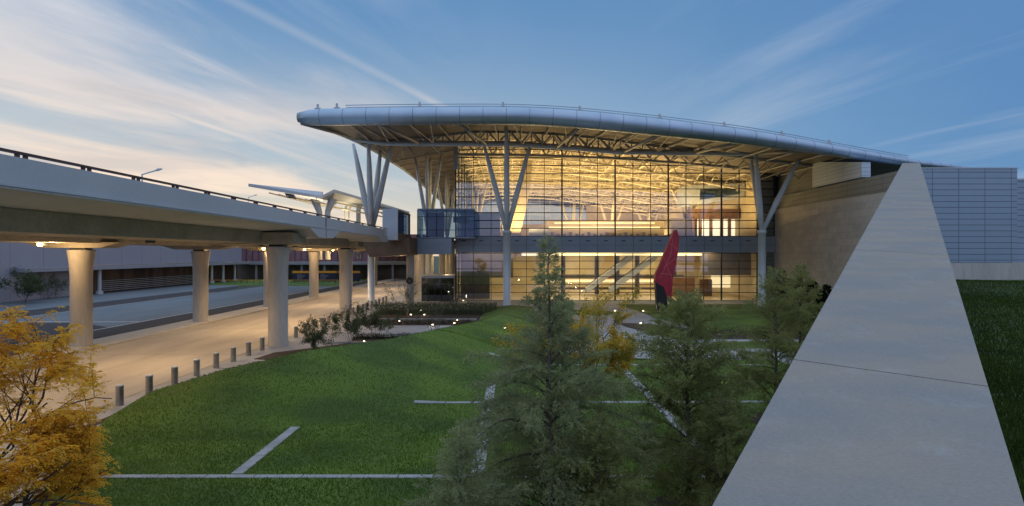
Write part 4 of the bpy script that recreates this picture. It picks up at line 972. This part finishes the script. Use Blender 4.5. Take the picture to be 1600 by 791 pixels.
conifer(at(1250, 34), 34, 0, 6.4, 1.8, 15, 'cypress standing right of the third one, nearest the wall', 'cypress_leaf_b', nb=70, ramp=2.0, leafw=.026, leafl=.18, dens=.6)
broadleaf(at(905, 21), 21, 0, 5.6, 1.9, 21, 'yellow green tree with golden patches behind the tallest cypress', 'yellow_green_leaf', leaf=.09, nleaf=20, fork=.3, limbs=7, group=None)
broadleaf(at(-45, 9.5), 9.5, 0, 8.9, 2.6, 22, 'golden autumn tree with fine leaflets in the left foreground', 'golden_leaf', leaf=.050, nleaf=120, fork=.20, limbs=19, levels=3, compound=True, droop=.5, spread=.8, thick=.65, rmax=1.8)
for (px_, D_) in ((858, 14), (1068, 15.5), (960, 12.5), (1212, 24), (1130, 14), (905, 21), (720, 11)):
    rr_ = random.Random(px_); cx_, cy_ = at(px_, D_), D_
    sheet('mulch_ring', [(cx_+math.cos(a_*.2618)*(1.0+.14*rr_.random()), cy_+math.sin(a_*.2618)*(1.0+.14*rr_.random())) for a_ in range(24)], .055, 'mulch')
# shrubs
def shrub(px, py, h, rad, seed, lab, m_='shrub_leaf', leaf=.10, nleaf=34, z=0, name='shrub', group='young shrubs beside the pavement', **k):
    p = G(px, py, z); return broadleaf(p.x, p.y, z, h*1.25, rad, seed, lab, m_, 'bark_grey', leaf, nleaf, .12, 6, 2, name, name, group, thick=.6, spread=.30, trunk=False, **k)
shrub(490, 552, 2.6, 1.1, 31, 'leafy young shrub nearest the thick front column')
shrub(547, 537, 2.6, 1.2, 32, 'leafy young shrub in the middle, in front of the second column')
shrub(585, 528, 2.7, 1.2, 33, 'leafy young shrub right of the middle one, before the canopy column')
shrub(680, 527, 3.0, 1.3, 34, 'slender nearly bare tree on the paving beside the mound', nleaf=5, leaf=.06, name='bare_tree', group='slender bare trees in the beds')
shrub(636, 495, 4.2, 1.6, 35, 'thin shrub at the left end of the far bed', nleaf=12, leaf=.10, group=None)
shrub(708, 488, 4.4, 1.8, 36, 'slender bare tree in the far bed before the entrance', nleaf=5, leaf=.08, name='bare_tree', group='slender bare trees in the beds')
shrub(40, 474, 4.0, 2.2, 37, 'small green tree before the left building, left one', leaf=.22, nleaf=26, group='small trees before the left building', name='small_tree')
shrub(75, 467, 4.0, 2.3, 38, 'small olive tree before the left building, right one', leaf=.18, nleaf=10, group='small trees before the left building', name='small_tree')
k = 0
for (px, py, h, w_) in ((1222, 478, 5.2, 1.5), (1248, 482, 4.4, 1.5), (1270, 484, 4.2, 1.5), (1292, 486, 4.0, 1.4)):
    p = G(px, py); D = 60-k*2.5; x = at(px, D)
    conifer(x, D, 0, h*1.02, w_, 50+k, 'dark evergreen shrub against the stone wall, %s from the left' % ordn[k].replace('nearest', 'first'), 'dark_leaf', nb=60, leafw=.05, leafl=.22, shape=.5, dens=.35, group='dark evergreens against the stone wall', cat='shrub'); k += 1
# low planting in the beds: nobody could count it
def cover(name, n, x0, x1, y0, y1, z, h, m_, lab, leaf=.07):
    r = np.random.default_rng(int(abs(x0*10)+y0)); c = np.stack([r.uniform(x0, x1, n), r.uniform(y0, y1, n), z+r.uniform(0, 1, n)**1.3*h], 1)
    cl = np.sin(c[:, 0]*5.1)*np.sin(c[:, 1]*4.3); c = c[cl > -.25]; n = len(c)
    la = unit(r.normal(0, 1, (n, 3))+[0, 0, .7])*leaf*r.uniform(.6, 1.4, (n, 1)); V, Fc = quads(c, la, unit(np.cross(la, r.normal(0, 1, (n, 3))))*leaf*.3)
    return mesh_obj(name, V, Fc, m_, kind='stuff', label=lab, cat='planting')
cover('ground_cover', 9000, -12.9, -6.6, 46.4, 47.9, .05, .42, 'dark_leaf', 'dark low planting along the near bed')
cover('ground_cover', 9000, -15.4, -3.9, 56.6, 57.4, .05, .5, 'dark_leaf', 'dark low planting along the front of the far bed')
cover('ground_cover', 26000, -15.6, -1.8, 64.5, 69.8, .1, 1.15, 'shrub_leaf', 'low green planting at the back of the far bed', .12)
cover('ground_cover', 12000, 12.5, 32, 48, 52.4, .05, .5, 'shrub_leaf', 'low planting in the right mulch bed', .09)
